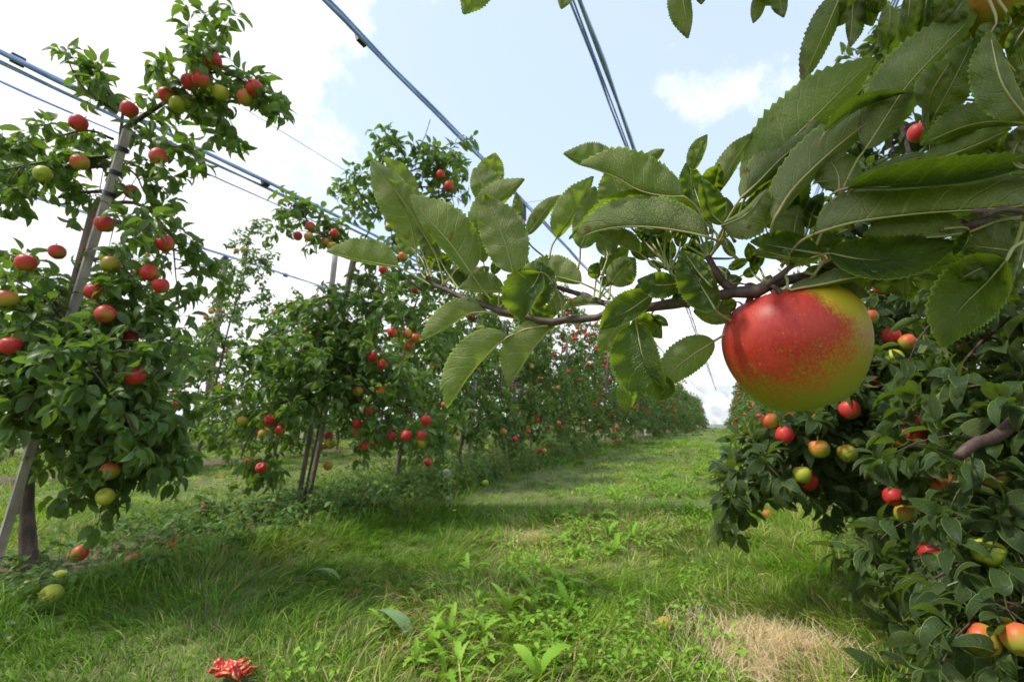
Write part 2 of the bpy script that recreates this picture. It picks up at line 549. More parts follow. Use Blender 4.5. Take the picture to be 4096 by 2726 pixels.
def curve(ctrl, n):
    """Catmull-Rom through the control points, n samples, even in arc length"""
    c = np.asarray(ctrl, float)
    if len(c) == 2:
        t = np.linspace(0, 1, n)[:, None]
        return c[0] * (1 - t) + c[1] * t
    e = np.vstack([2 * c[0] - c[1], c, 2 * c[-1] - c[-2]])
    out = []
    for i in range(1, len(e) - 2):
        t = np.linspace(0, 1, 14, endpoint=(i == len(e) - 3))[:, None]
        p0, p1, p2, p3 = e[i - 1], e[i], e[i + 1], e[i + 2]
        out.append(0.5 * ((2 * p1) + (-p0 + p2) * t + (2 * p0 - 5 * p1 + 4 * p2 - p3) * t ** 2 + (-p0 + 3 * p1 - 3 * p2 + p3) * t ** 3))
    out = np.vstack(out)
    s = np.r_[0, np.cumsum(np.linalg.norm(np.diff(out, axis=0), axis=1))]
    q = np.linspace(0, s[-1], n)
    return np.stack([np.interp(q, s, out[:, k]) for k in range(out.shape[1])], 1)


def vnoise(x, y, seed=0):
    """smooth value noise, vectorised, 0..1"""
    xi, yi = np.floor(x).astype(int), np.floor(y).astype(int)
    fx, fy = x - xi, y - yi
    fx, fy = fx * fx * (3 - 2 * fx), fy * fy * (3 - 2 * fy)

    def h(a, b):
        v = np.sin(a * 127.1 + b * 311.7 + seed * 74.7) * 43758.5453
        return v - np.floor(v)
    return (h(xi, yi) * (1 - fx) + h(xi + 1, yi) * fx) * (1 - fy) + (h(xi, yi + 1) * (1 - fx) + h(xi + 1, yi + 1) * fx) * fy


def norm(v):
    v = np.asarray(v, float)
    return v / (np.linalg.norm(v, axis=-1, keepdims=True) + 1e-12)


# ------------------------------------------------------------------ ground
def ground_mesh():
    xs = np.concatenate([np.linspace(-400, -16, 14), np.linspace(-15, -4.2, 34), np.linspace(-4, 3, 100), np.linspace(3.3, 12, 18), np.linspace(14, 400, 12)])
    ys = np.concatenate([np.linspace(-40, -1, 8), np.linspace(-0.8, 6, 96), np.linspace(6.3, 30, 60), np.linspace(32, 120, 30), np.linspace(140, 1500, 10)])
    X, Y = np.meshgrid(xs, ys, indexing='ij')
    Z = -0.022 * np.maximum(0, Y - 10) + 0.05 * (vnoise(X * .9, Y * .9, 3) - .5) + 0.03 * (vnoise(X * 3, Y * 3, 5) - .5)
    V = np.stack([X, Y, Z], -1).reshape(-1, 3)
    nx, ny = len(xs), len(ys)
    i = np.arange(nx - 1)[:, None] * ny + np.arange(ny - 1)[None, :]
    q = np.stack([i, i + ny, i + ny + 1, i + 1], -1).reshape(-1, 4)
    m, N, L = new_mat('orchard_ground')
    out = N('ShaderNodeOutputMaterial')
    t = N('ShaderNodeTexCoord')
    n1 = N('ShaderNodeTexNoise', in_Scale=1.7, in_Detail=8.0, in_Roughness=0.65); L(t.outputs['Object'], n1.inputs['Vector'])
    n2 = N('ShaderNodeTexNoise', in_Scale=45.0, in_Detail=6.0, in_Roughness=0.7); L(t.outputs['Object'], n2.inputs['Vector'])
    g = mixc(N, L, smooth(N, L, n1.outputs['Fac'], .35, .65), (0.085, 0.13, 0.020), (0.14, 0.20, 0.032))
    g = mixc(N, L, smooth(N, L, n2.outputs['Fac'], .42, .68), g, (0.19, 0.155, 0.075))
    sx = N('ShaderNodeSeparateXYZ'); L(t.outputs['Object'], sx.inputs[0])
    soil = mixc(N, L, n2.outputs['Fac'], (0.085, 0.06, 0.042), (0.17, 0.125, 0.09))
    wobble = smath(N, L, 'MULTIPLY_ADD', n1.outputs['Fac'], 0.9, -0.45)
    for rx in (-2.62, 0.85, -6.1, -9.55):
        d = smath(N, L, 'ABSOLUTE', smath(N, L, 'ADD', smath(N, L, 'SUBTRACT', sx.outputs[0], rx), wobble))
        g = mixc(N, L, smooth(N, L, d, 0.22, 0.5, 0.92, 0.0), g, soil)
    bs = N('ShaderNodeBsdfPrincipled', in_Roughness=0.95)
    L(g, bs.inputs['Base Color'])
    b = N('ShaderNodeBump', in_Strength=0.7, in_Distance=0.02); L(n2.outputs['Fac'], b.inputs['Height']); L(b.outputs[0], bs.inputs['Normal'])
    L(bs.outputs[0], out.inputs[0])
    return np_mesh('ground', V, [q], m)


link('ground', ground_mesh(), kind='structure')


def ground_z(x, y):
    x, y = np.asarray(x, float), np.asarray(y, float)
    return -0.022 * np.maximum(0, y - 10) + 0.05 * (vnoise(x * .9, y * .9, 3) - .5) + 0.03 * (vnoise(x * 3, y * 3, 5) - .5)


# grass ------------------------------------------------------------
def grass_material():
    m, N, L = new_mat('grass_blades')
    out = N('ShaderNodeOutputMaterial')
    at = N('ShaderNodeAttribute', attribute_name='tint')
    bs = N('ShaderNodeBsdfPrincipled', in_Roughness=0.55)
    bs.inputs['Specular IOR Level'].default_value = 0.15
    L(at.outputs['Color'], bs.inputs['Base Color'])
    tr = N('ShaderNodeBsdfTranslucent')
    L(mixc(N, L, 1.0, at.outputs['Color'], (1.2, 1.3, 0.7), 'MULTIPLY'), tr.inputs[0])
    mx = N('ShaderNodeMixShader'); mx.inputs[0].default_value = .4
    L(bs.outputs[0], mx.inputs[1]); L(tr.outputs[0], mx.inputs[2]); L(mx.outputs[0], out.inputs[0])
    return m


M['grass'] = grass_material()
ROWS_X = (-2.62, 0.85, -6.1, -9.55)
WINDFALL_PX = [(180, 1296), (398, 1277), (302, 1325), (530, 1282), (60, 1392), (130, 1366), (113, 1409), (466, 1188), (1766, 1188), (528, 1556), (1085, 1112), (1117, 1122)]
WINDFALL_XY = [tuple(G(a_, b_ + 4)[:2]) for a_, b_ in WINDFALL_PX]
STRAW = [(G(1785, 1508), 0.19), (G(1240, 1238), 0.13)]


def blades(name, x, y, length, width, head, lean, tint, rows=3):
    """one ribbon per blade that bends over in the direction head; all joined in one mesh"""
    n = len(x)
    z = ground_z(x, y) - 0.004
    t = np.linspace(0, 1, rows + 1)
    ang = lean[:, None] * t[None] ** 0.8                       # bend from the vertical
    step = (length / rows)[:, None]
    hx = np.concatenate([np.zeros((n, 1)), np.cumsum(np.sin(ang[:, 1:]) * step, 1)], 1)
    hz = np.concatenate([np.zeros((n, 1)), np.cumsum(np.cos(ang[:, 1:]) * step, 1)], 1)
    hz = np.maximum(hz, 0.006 * t[None])
    dx, dy = np.cos(head), np.sin(head)
    C = np.stack([x[:, None] + hx * dx[:, None], y[:, None] + hx * dy[:, None], z[:, None] + hz], -1)
    sdir = np.stack([-dy, dx, np.zeros(n)], -1)
    tw = rng.uniform(-.8, .8, n)
    sdir = sdir * np.cos(tw)[:, None] + np.array([0, 0, 1.0]) * np.sin(tw)[:, None]
    wv = (1 - t ** 2 * .9)[None, :, None] * width[:, None, None] * .5
    Lf, Rt = C - sdir[:, None] * wv, C + sdir[:, None] * wv
    V = np.empty((n, 2 * rows + 1, 3))
    V[:, 0:2 * rows:2] = Lf[:, :rows]
    V[:, 1:2 * rows:2] = Rt[:, :rows]
    V[:, 2 * rows] = C[:, rows]
    base = (np.arange(n) * (2 * rows + 1))[:, None]
    q = np.concatenate([base + np.array([[2 * i, 2 * i + 1, 2 * i + 3, 2 * i + 2]]) for i in range(rows - 1)])
    tr = base + np.array([[2 * rows - 2, 2 * rows - 1, 2 * rows]])
    tt = np.repeat(tint[:, None], 2 * rows + 1, 1)
    tt = np.concatenate([tt, np.ones(tt.shape[:2] + (1,))], -1)
    me = np_mesh(name, V.reshape(-1, 3), [q, tr], M['grass'], True, attrs={'tint': tt.reshape(-1, 4)})
    return link(name, me, kind='stuff')


def scatter(n, zmin, zmax, power, x0=-0.15, x1=2.5):
    """points over the ground the camera sees, thinning with distance"""
    u = rng.uniform(0, 1, n)
    zc = (zmin ** power + u * (zmax ** power - zmin ** power)) ** (1 / power)
    a = rng.uniform(-1.12, 1.12, n)
    xc = a * zc
    X = xc * _cy - zc * _sy
    Y = xc * _sy + zc * _cy
    return X, Y, zc


def row_dist(x):
    return np.min([np.abs(x - r) for r in ROWS_X], axis=0)


def tint_for(x, y, n):
    g1 = np.array([0.11, 0.22, 0.014]); g2 = np.array([0.28, 0.47, 0.028]); ye = np.array([0.36, 0.44, 0.08]); st = np.array([0.56, 0.42, 0.22])
    f = np.clip(vnoise(x * 1.8, y * 1.8, 11) * .7 + rng.uniform(-.2, .5, n), 0, 1)[:, None]
    c = g1 * (1 - f) + g2 * f
    p = rng.uniform(0, 1, n) + 0.35 * (vnoise(x * 2.6, y * 2.6, 21) - .5)
    p = p + .22 * (vnoise(x * 2.2, y * 1.3, 31) > .60) * (rng.uniform(0, 1, n) < .7)
    c = np.where((p > .80)[:, None], ye, c)
    c = np.where((p > .95)[:, None], st, c)
    # shade beside the left row put into the blade tint: darker, bluer green
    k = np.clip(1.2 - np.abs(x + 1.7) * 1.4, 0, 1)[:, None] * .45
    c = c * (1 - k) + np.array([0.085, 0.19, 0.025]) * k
    return c * rng.uniform(.6, 1.3, (n, 1))


def lane_grass(name, n, zmin, zmax, power, lmin, lmax, wmul, rows):
    x, y, zc = scatter(n, zmin, zmax, power)
    # most blades stand in tufts that fan out from a common foot
    nt = n // 22
    tx, ty, _ = scatter(nt, zmin, zmax, power)
    own = rng.integers(0, nt, n)
    tuft = rng.uniform(0, 1, n) < .55
    tr_ = np.abs(rng.normal(0, .026, n)); ta = rng.uniform(0, 6.28, n)
    x = np.where(tuft, tx[own] + np.cos(ta) * tr_, x); y = np.where(tuft, ty[own] + np.sin(ta) * tr_, y)
    zc = -x * _sy + y * _cy
    tlen = rng.uniform(.6, 1.45, nt)[own]; tcol = rng.uniform(.62, 1.3, nt)[own]; thead = rng.normal(0, .5, nt)[own]
    rd = row_dist(x)
    keep = rng.uniform(0, 1, n) < np.clip((rd - .12) / .4, .10, 1)
    keep &= (x > -11) & (x < 3.2)
    # thin, scuffed places in the wheel track
    track = vnoise(x * 2.2, y * 1.3, 31)
    keep &= ~((track > .72) & (rng.uniform(0, 1, n) < .3))
    for (cx_, cy_) in WINDFALL_XY:
        keep &= ~((np.hypot(x - cx_, y - cy_) < .055) | (np.hypot(x - cx_ * .93, y - cy_ * .93) < .05))
    for (c, r) in STRAW:
        d2 = np.hypot((x - c[0]), (y - c[1]) * .8)
        keep &= ~((d2 < r) & (rng.uniform(0, 1, n) < (.78 if r > .15 else .35)))
    x, y, zc = x[keep], y[keep], zc[keep]
    tuft, tlen, tcol, thead, ta = tuft[keep], tlen[keep], tcol[keep], thead[keep], ta[keep]
    n = len(x)
    rd = row_dist(x)
    tall = vnoise(x * 2.4, y * 2.4, 41)
    edge = np.exp(-((rd - .62) / .25) ** 2)
    length = lmin + (lmax - lmin) * np.clip(tall * .75 + edge * .45 + rng.uniform(-.25, .25, n), 0, 1.25)
    head = vnoise(x * 1.15, y * 1.15, 51) * 6.3 * 1.6 + vnoise(x * 3.5, y * 3.5, 53) * 3.0 + rng.normal(0, .55, n)
    head = np.where(tuft, np.arctan2(np.sin(head + thead) + .75 * np.sin(ta), np.cos(head + thead) + .75 * np.cos(ta)), head)
    length = length * np.where(tuft, tlen, .8)
    lean = np.clip(rng.normal(1.62, .45, n) - .3 * edge, .15, 2.3)
    width = np.maximum(0.0026, zc * 0.0012) * rng.uniform(.5, 1.7, n) * wmul
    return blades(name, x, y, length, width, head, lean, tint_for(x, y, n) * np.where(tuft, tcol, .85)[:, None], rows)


lane_grass('grass', 145000, 0.75, 3.4, 1.25, .035, .125, 1.0, 3)
lane_grass('grass', 115000, 3.2, 11.0, 1.0, .04, .12, 1.0, 2)
lane_grass('grass', 40000, 10.0, 62.0, 0.6, .07, .16, 1.5, 2)


def straw_patch():
    xs, ys, ls, hs, le = [], [], [], [], []
    for (c, r), n in zip(STRAW, (4600, 700)):
        a = rng.uniform(0, 2 * math.pi, n); rr = r * np.abs(rng.normal(0, .68, n)) * (.75 + .5 * vnoise(np.cos(a) * 2 + 5, np.sin(a) * 2 + 5, 3))
        px, py = c[0] + np.cos(a) * rr * 1.15, c[1] + np.sin(a) * rr * .95
        xs.append(px); ys.append(py); ls.append(rng.uniform(.05, .14, n))
        hs.append(vnoise(px * 5, py * 5, 61) * 7 + rng.normal(0, .6, n)); le.append(rng.uniform(1.1, 1.9, n))
    x, y = np.concatenate(xs), np.concatenate(ys)
    n = len(x)
    base = np.array([0.80, 0.62, 0.40])
    tint = base * rng.uniform(.6, 1.15, (n, 1)) + np.array([0, .02, 0]) * rng.uniform(0, 1, (n, 1))
    blades('dry_grass', x, y, np.concatenate(ls), rng.uniform(.0012, .0026, n), np.concatenate(hs), np.concatenate(le), tint, 3)


straw_patch()

# ------------------------------------------------------------------ leaves for the trees
# template leaf: length along +Y, blade folded up along the midrib, top side +Z


def leaf_template(n_rows, curl, fold, wmax=0.29, petiole=0.22, wave=0.0):
    t = np.linspace(0, 1, n_rows + 1)
    prof = np.sin(np.pi * t ** .82) ** .8
    prof[0] = prof[-1] = 0
    ang = -curl * t
    yy = petiole + np.r_[0, np.cumsum(np.cos(ang[1:]) / n_rows)] * (1 - petiole)
    zz = np.r_[0, np.cumsum(np.sin(ang[1:]) / n_rows)] * (1 - petiole)
    V, uv = [], []
    V.append((0, 0, 0)); uv.append((0, .5))                  # stalk foot
    idx = {}
    for i in range(n_rows + 1):
        idx[(i, 0)] = len(V); V.append((0, yy[i], zz[i])); uv.append((t[i], .5))
        if 0 < i < n_rows:
            w = prof[i] * wmax
            for s in (-1, 1):
                idx[(i, s)] = len(V)
                V.append((s * w * math.cos(fold), yy[i], zz[i] + w * math.sin(fold) + wave * s * math.sin(t[i] * 7)))
                uv.append((t[i], .5 + .5 * s))
    q, tr = [], []
    for i in range(n_rows):
        for s in (-1, 1):
            a, b = idx[(i, 0)], idx[(i + 1, 0)]
            if i == 0:
                f = [a, idx[(1, s)], b]
            elif i == n_rows - 1:
                f = [a, idx[(i, s)], b]
            else:
                f = [a, idx[(i, s)], idx[(i + 1, s)], b]
            if s > 0:
                pass
            else:
                f = f[::-1]
            (q if len(f) == 4 else tr).append(f)
    # stalk: a narrow strip
    k = len(V)
    V += [(-.012, 0, 0), (.012, 0, 0)]; uv += [(0, .5), (0, .5)]
    V += [(-.012, yy[0], zz[0]), (.012, yy[0], zz[0])]; uv += [(0, .5), (0, .5)]
    q.append([k, k + 1, k + 3, k + 2])
    V = np.array(V, float)
    return V, np.array(q), np.array(tr), np.array(uv, float)


TEMPLATES = [leaf_template(5, .85, .4, wmax=.19), leaf_template(5, 1.4, .3, wmax=.20, wave=.03), leaf_template(5, .45, .7, wmax=.185), leaf_template(5, 1.9, .55, wmax=.21, wave=.04)]


def light_template(curl, fold, wmax, wave=0.0, petiole=.2):
    """the same leaf with fewer faces, for trees further away"""
    t = np.array([0, .3, .68, 1.0]); w = np.array([0, .95, .8, 0]) * wmax
    ang = -curl * t
    seg = np.diff(t) * (1 - petiole)
    yy = petiole + np.r_[0, np.cumsum(np.cos(ang[1:]) * seg)]; zz = np.r_[0, np.cumsum(np.sin(ang[1:]) * seg)]
    V = [(0, yy[0], zz[0]), (0, yy[1], zz[1]), (0, yy[2], zz[2]), (0, yy[3], zz[3])]
    uv = [(x, .5) for x in t]
    for sg_ in (-1, 1):
        for i in (1, 2):
            V.append((sg_ * w[i] * math.cos(fold), yy[i], zz[i] + w[i] * math.sin(fold) + wave * sg_ * (1 if i == 1 else -1))); uv.append((t[i], .5 + .5 * sg_))
    return np.array(V, float), np.array([[1, 2, 5, 4][::1], [1, 6, 7, 2][::1]]), np.array([[0, 1, 4], [2, 3, 5], [0, 6, 1], [2, 7, 3]]), np.array(uv)


NEAR_TEMPLATES = [leaf_template(9, .9, .4, wmax=.165, wave=.02), leaf_template(9, 1.5, .3, wmax=.175, wave=.035), leaf_template(9, .4, .75, wmax=.165, wave=.025), leaf_template(9, 2.0, .55, wmax=.18, wave=.045)]
NEAR_MESHES = [np_mesh('leaf', t[0], [t[1], t[2]], M['bush_leaf'], True, uv=t[3]) for t in NEAR_TEMPLATES]
LIGHT_TEMPLATES = [light_template(.75, .35, .20), light_template(1.3, .25, .22, .02), light_template(.4, .55, .19), light_template(1.7, .45, .225, .03)]
LEAF_MESHES = [np_mesh('leaf', t[0], [t[1], t[2]], M['leaf'], True, uv=t[3]) for t in TEMPLATES]
FAR_TEMPLATE = leaf_template(3, .9, .3, wmax=.25)


def frames(D, Nn):
    """rotation matrices with columns side, direction, normal"""
    D = norm(D)
    X = norm(np.cross(D, Nn))
    Z = np.cross(X, D)
    return np.stack([X, D, Z], -1)


def joined_leaves(name, Pn, R, s, k, mat, templates=TEMPLATES):
    Vs, Q, T, U, A = [], [], [], [], []
    off = 0
    for ti, tp in enumerate(templates):
        sel = np.where(k % len(templates) == ti)[0]
        if len(sel) == 0:
            continue
        V = np.einsum('nij,vj->nvi', R[sel] * s[sel][:, None, None], tp[0]) + Pn[sel][:, None]
        nv = tp[0].shape[0]
        base = (np.arange(len(sel)) * nv)[:, None, None] + off
        Q.append((tp[1][None] + base).reshape(-1, 4)); T.append((tp[2][None] + base).reshape(-1, 3))
        Vs.append(V.reshape(-1, 3)); U.append(np.tile(tp[3], (len(sel), 1)))
        A.append(np.repeat(rng.uniform(0, 1, len(sel)), nv))
        off += len(sel) * nv
    return np_mesh(name, np.concatenate(Vs), [np.concatenate(Q), np.concatenate(T)], mat, True, uv=np.concatenate(U), attrs={'rnd': np.concatenate(A)})


def leaves_on(poly, r, step=0.05, per=6, size=(.055, .085), droop=.3, side_twigs=.5, twig_len=(.08, .2)):
    """rosettes of leaves on spurs along a shoot; returns positions, directions, normals, sizes and the side twigs"""
    Pn, D, Nn, Sz, tw = [], [], [], [], []

    def rosette(p, axis, k, sz):
        k = max(3, k)
        a0 = r.uniform(0, 6.28)
        u = norm(np.cross(axis, [0.31, 0.2, 0.93])); w = np.cross(axis, u)
        for j in range(k):
            a = a0 + j * 2.4
            rad = u * math.cos(a) + w * math.sin(a)
            op = r.uniform(.35, 1.3)
            d = axis * (1.0 - .45 * op) + rad * op
            d[2] -= droop * r.uniform(.2, 1.5)
            d = norm(d)
            up = np.array([0, 0, 1.0]) + .55 * r.normal(0, 1, 3) + axis * .4
            Pn.append(p); D.append(d); Nn.append(up); Sz.append(r.uniform(*sz))

    def along(pl, st, sidep, per_):
        seg = np.linalg.norm(np.diff(pl, axis=0), axis=1)
        total = seg.sum()
        n = max(2, int(total / st))
        pts = curve(pl, n + 1)
        tang = norm(np.gradient(pts, axis=0))
        for i in range(1, n + 1):
            p, t = pts[i], tang[i]
            radial = norm(np.cross(t, r.normal(0, 1, 3)))
            ax = norm(radial * .9 + t * .5 + np.array([0, 0, .35]))
            if i == n:
                ax = t
            if sidep > 0 and r.uniform() < sidep:
                ln = r.uniform(*twig_len)
                e1 = p + ax * ln * .5 + np.array([0, 0, .01])
                e2 = p + ax * ln + np.array([0, 0, -.02 - .2 * ln * droop])
                tw.append(np.array([p, e1, e2]))
                along(np.array([p, e1, e2]), .035, 0, per_)
            else:
                rosette(p + ax * r.uniform(.005, .025), ax, int(per_ + r.integers(-2, 3)), size)
    along(np.asarray(poly, float), step, side_twigs, per)
    return Pn, D, Nn, Sz, tw


def generic_laterals(r, base, height, lean, radius, n, low=.42, squash=1.0, shoots=3):
    """laterals off a slightly bent leader: base, z height, lean vector per metre"""
    trunk = []
    for k in range(6):
        f = k / 5
        trunk.append(base + np.array([lean[0] * height * f + r.normal(0, .02) * (k > 0), lean[1] * height * f + r.normal(0, .02) * (k > 0), height * f * .97]))
    trunk = np.array(trunk)
    tc_ = curve(trunk, 40)
    out = []
    for i in range(n):
        f = low / height + (1 - low / height) * (i + r.uniform(0, .8)) / n
        p = tc_[min(39, int(f * 39))]
        az = i * 2.4 + r.normal(0, .35)
        prof = (1 - .62 * max(0, (f - .35) / .65)) if f > .35 else .95
        ln = radius * prof * r.uniform(.65, 1.15)
        d = np.array([math.cos(az) * squash, math.sin(az), 0])
        rise = r.uniform(.05, .35)
        m = p + d * ln * .5 + np.array([0, 0, rise * ln])
        e = p + d * ln * .95 + np.array([0, 0, (rise * .4 - r.uniform(.1, .55)) * ln])
        out.append(np.array([p, m, e]))
    for i in range(shoots):
        p = tc_[39 - i * 3]
        out.append(np.array([p, p + np.array([r.normal(0, .06), r.normal(0, .06), .16]), p + np.array([r.normal(0, .12), r.normal(0, .1), .34])]))
    return trunk, out


def clear_view(Pn, margin=.16):
    """pruned leaves: none grows into the photographer's line to the near branch"""
    d = Pn - ORG
    return np.linalg.norm(d, axis=1) > margin


TREE_COUNT = [0]
APPLE_SPOTS = []                              # (position, tree label, tree index, kind)


def build_tree(base, trunk, laterals, label, r, group, step=.05, per=6, size=(.055, .085), side=.5, trunk_r=.026,
               parts=300, mat=None, templates=None, droop=.3, name='apple_tree', keep=None, leaf_meshes=None, trim=None, bulb=False):
    base = np.asarray(base, float)
    root = empty(name, base, label=label, category='apple tree', group=group)
    Pn, D, Nn, Sz, TW = [], [], [], [], []
    for lt in laterals:
        a, b, c, d, tw = leaves_on(lt, r, step, per, size, droop, side)
        Pn += a; D += b; Nn += c; Sz += d; TW += tw
    Pn, D, Nn, Sz = np.array(Pn), np.array(D), np.array(Nn), np.array(Sz)
    k = clear_view(Pn, .45)
    if keep is not None:
        k &= keep(Pn)
    k &= off_the_apples(Pn + norm(D) * Sz[:, None] * .5, r)
    Pn, D, Nn, Sz = Pn[k], D[k], Nn[k], Sz[k]
    R = frames(D, Nn)
    kind = r.integers(0, 4, len(Pn))
    ac = Acc()
    tp = curve(trunk, 26)
    f = np.linspace(0, 1, 26)
    rad = trunk_r * (1 - .72 * f) * (1 + .1 * np.sin(f * 37 + r.uniform(0, 6)))
    rad[:4] *= np.array([1.5, 1.45, 1.25, 1.05])
    if bulb:
        rad[:6] *= np.array([.80, .98, 1.35, 1.45, 1.1, 1.0])
    ac.tube(tp, rad, 9)
    link('trunk', ac.mesh('trunk', M['bark'], base), root)
    for lt in laterals:
        a = Acc()
        ln = np.linalg.norm(lt[-1] - lt[0])
        pts = curve(lt, 12)
        ok = clear_view(pts, .5)
        if trim is not None:
            ok &= trim(pts)
        m_ = 12 if ok.all() else int(np.argmin(ok))
        if m_ < 4:
            continue
        pts = pts[:m_]
        a.tube(pts, np.linspace(min(.011, .004 + .011 * ln), .0022, m_), 6)
        link('branch', a.mesh('branch', M['twig'], base), root)
    if TW:
        a = Acc()
        for t in TW:
            if not clear_view(t, .5).all() or (trim is not None and not trim(t).all()):
                continue
            a.tube(curve(t, 4), np.linspace(.0028, .0013, 4), 4, cap=False)
        link('twigs', a.mesh('twigs', M['twig'], base), root, kind='stuff')
    dist = np.linalg.norm(Pn - ORG, axis=1)
    order = np.argsort(dist)
    own = order[:parts]
    rest = order[parts:]
    for i in own:
        o = bpy.data.objects.new('leaf', (leaf_meshes or LEAF_MESHES)[kind[i]])
        Mx = np.eye(4)
        Mx[:3, :3] = R[i] * Sz[i]
        Mx[:3, 3] = Pn[i] - base
        o.matrix_basis = Matrix(Mx.tolist())
        o.parent = root
        COL.objects.link(o)
    if len(rest):
        me = joined_leaves('foliage', Pn[rest] - base, R[rest], Sz[rest], kind[rest], mat or M['leaf'], templates or TEMPLATES)
        link('foliage', me, root, kind='stuff')
    return root, laterals


# ------------------------------------------------------------------ apples
def apple_mesh(name, mat, nth=20, nph=14, lobes=.02, taper=.14, height=.96, seed=0, dimple=.34):
    V = []
    a = np.linspace(0.0, math.pi, nph + 1)
    th = np.arange(nth) / nth * 2 * math.pi
    rows = []
    for ai in a[1:-1]:
        rr = math.sin(ai) ** .92 * (1 - taper * (1 - math.cos(ai)) / 2 * 1.0)
        z = math.cos(ai) * height
        z -= dimple * math.exp(-(ai / .34) ** 2)
        z += .20 * math.exp(-((math.pi - ai) / .32) ** 2)
        lob = 1 + lobes * np.cos(5 * th + seed) * math.sin(ai / 2) ** 2 + .025 * np.cos(2 * th + seed * 2) + .02 * np.cos(th + seed)
        rows.append(np.stack([rr * lob * np.cos(th), rr * lob * np.sin(th), np.full(nth, z) + .02 * np.cos(th + seed * 3)], -1))
    V = np.concatenate(rows + [np.array([[0, 0, height - dimple]]), np.array([[0, 0, -height + .20]])])
    n = len(rows)
    q, t = [], []
    for i in range(n - 1):
        for j in range(nth):
            k = (j + 1) % nth
            q.append((i * nth + j, (i + 1) * nth + j, (i + 1) * nth + k, i * nth + k))
    for j in range(nth):
        k = (j + 1) % nth
        t.append((n * nth, j, k))
        t.append((n * nth + 1, (n - 1) * nth + k, (n - 1) * nth + j))
    return np_mesh(name, V, [np.array(q), np.array(t)], mat)


APPLES = {k: apple_mesh('apple', M[m], seed=s) for k, m, s in (('r', 'apple', 1), ('o', 'apple_orange', 2), ('g', 'apple_green', 3), ('y', 'apple_yellow', 4))}


def stem_mesh(c0=.50, ln=.75, rad=.055, bend=.15):
    a = Acc()
    a.tube(curve([(0, 0, c0), (bend * .3, 0, c0 + ln * .5), (bend, .02, c0 + ln)], 6), np.linspace(rad, rad * 1.25, 6), 6)
    return a.mesh('stem', M['petiole'])


STEM = stem_mesh()


def calyx_mesh():
    a = Acc()
    for k in range(5):
        t = k / 5 * 2 * math.pi
        d = np.array([math.cos(t), math.sin(t), 0]); s = np.array([-d[1], d[0], 0])
        a.add([d * .03 + s * .05 + [0, 0, -.66], d * .03 - s * .05 + [0, 0, -.66], d * .17 + [0, 0, -.80], d * .1 + [0, 0, -.70]], t=[[0, 1, 3], [1, 2, 3], [2, 0, 3]])
    return a.mesh('calyx', M['calyx'])


CALYX = calyx_mesh()
APPLE_N = [0]


def put_apple(p, rad, kind, label, group, tilt=None, parts=True):
    o = bpy.data.objects.new('apple', APPLES[kind])
    COL.objects.link(o)
    o.location = tuple(p)
    o.scale = (rad, rad, rad)
    o.rotation_euler = tilt if tilt is not None else (rng.normal(0, .35), rng.normal(0, .35), rng.uniform(-.6, .6))
    o['label'] = label
    o['category'] = 'apple'
    if group:
        o['group'] = group
    if parts:
        for nm, me in (('stem', STEM), ('calyx', CALYX)):
            c = bpy.data.objects.new(nm, me)
            c.parent = o
            COL.objects.link(c)
    APPLE_N[0] += 1
    return o


# ------------------------------------------------------------------ the two trees of the left row nearest the camera
ORD = ['first', 'second', 'third', 'fourth', 'fifth', 'sixth', 'seventh', 'eighth', 'ninth', 'tenth', 'eleventh', 'twelfth', 'thirteenth',
       'fourteenth', 'fifteenth', 'sixteenth', 'seventeenth', 'eighteenth', 'nineteenth', 'twentieth']


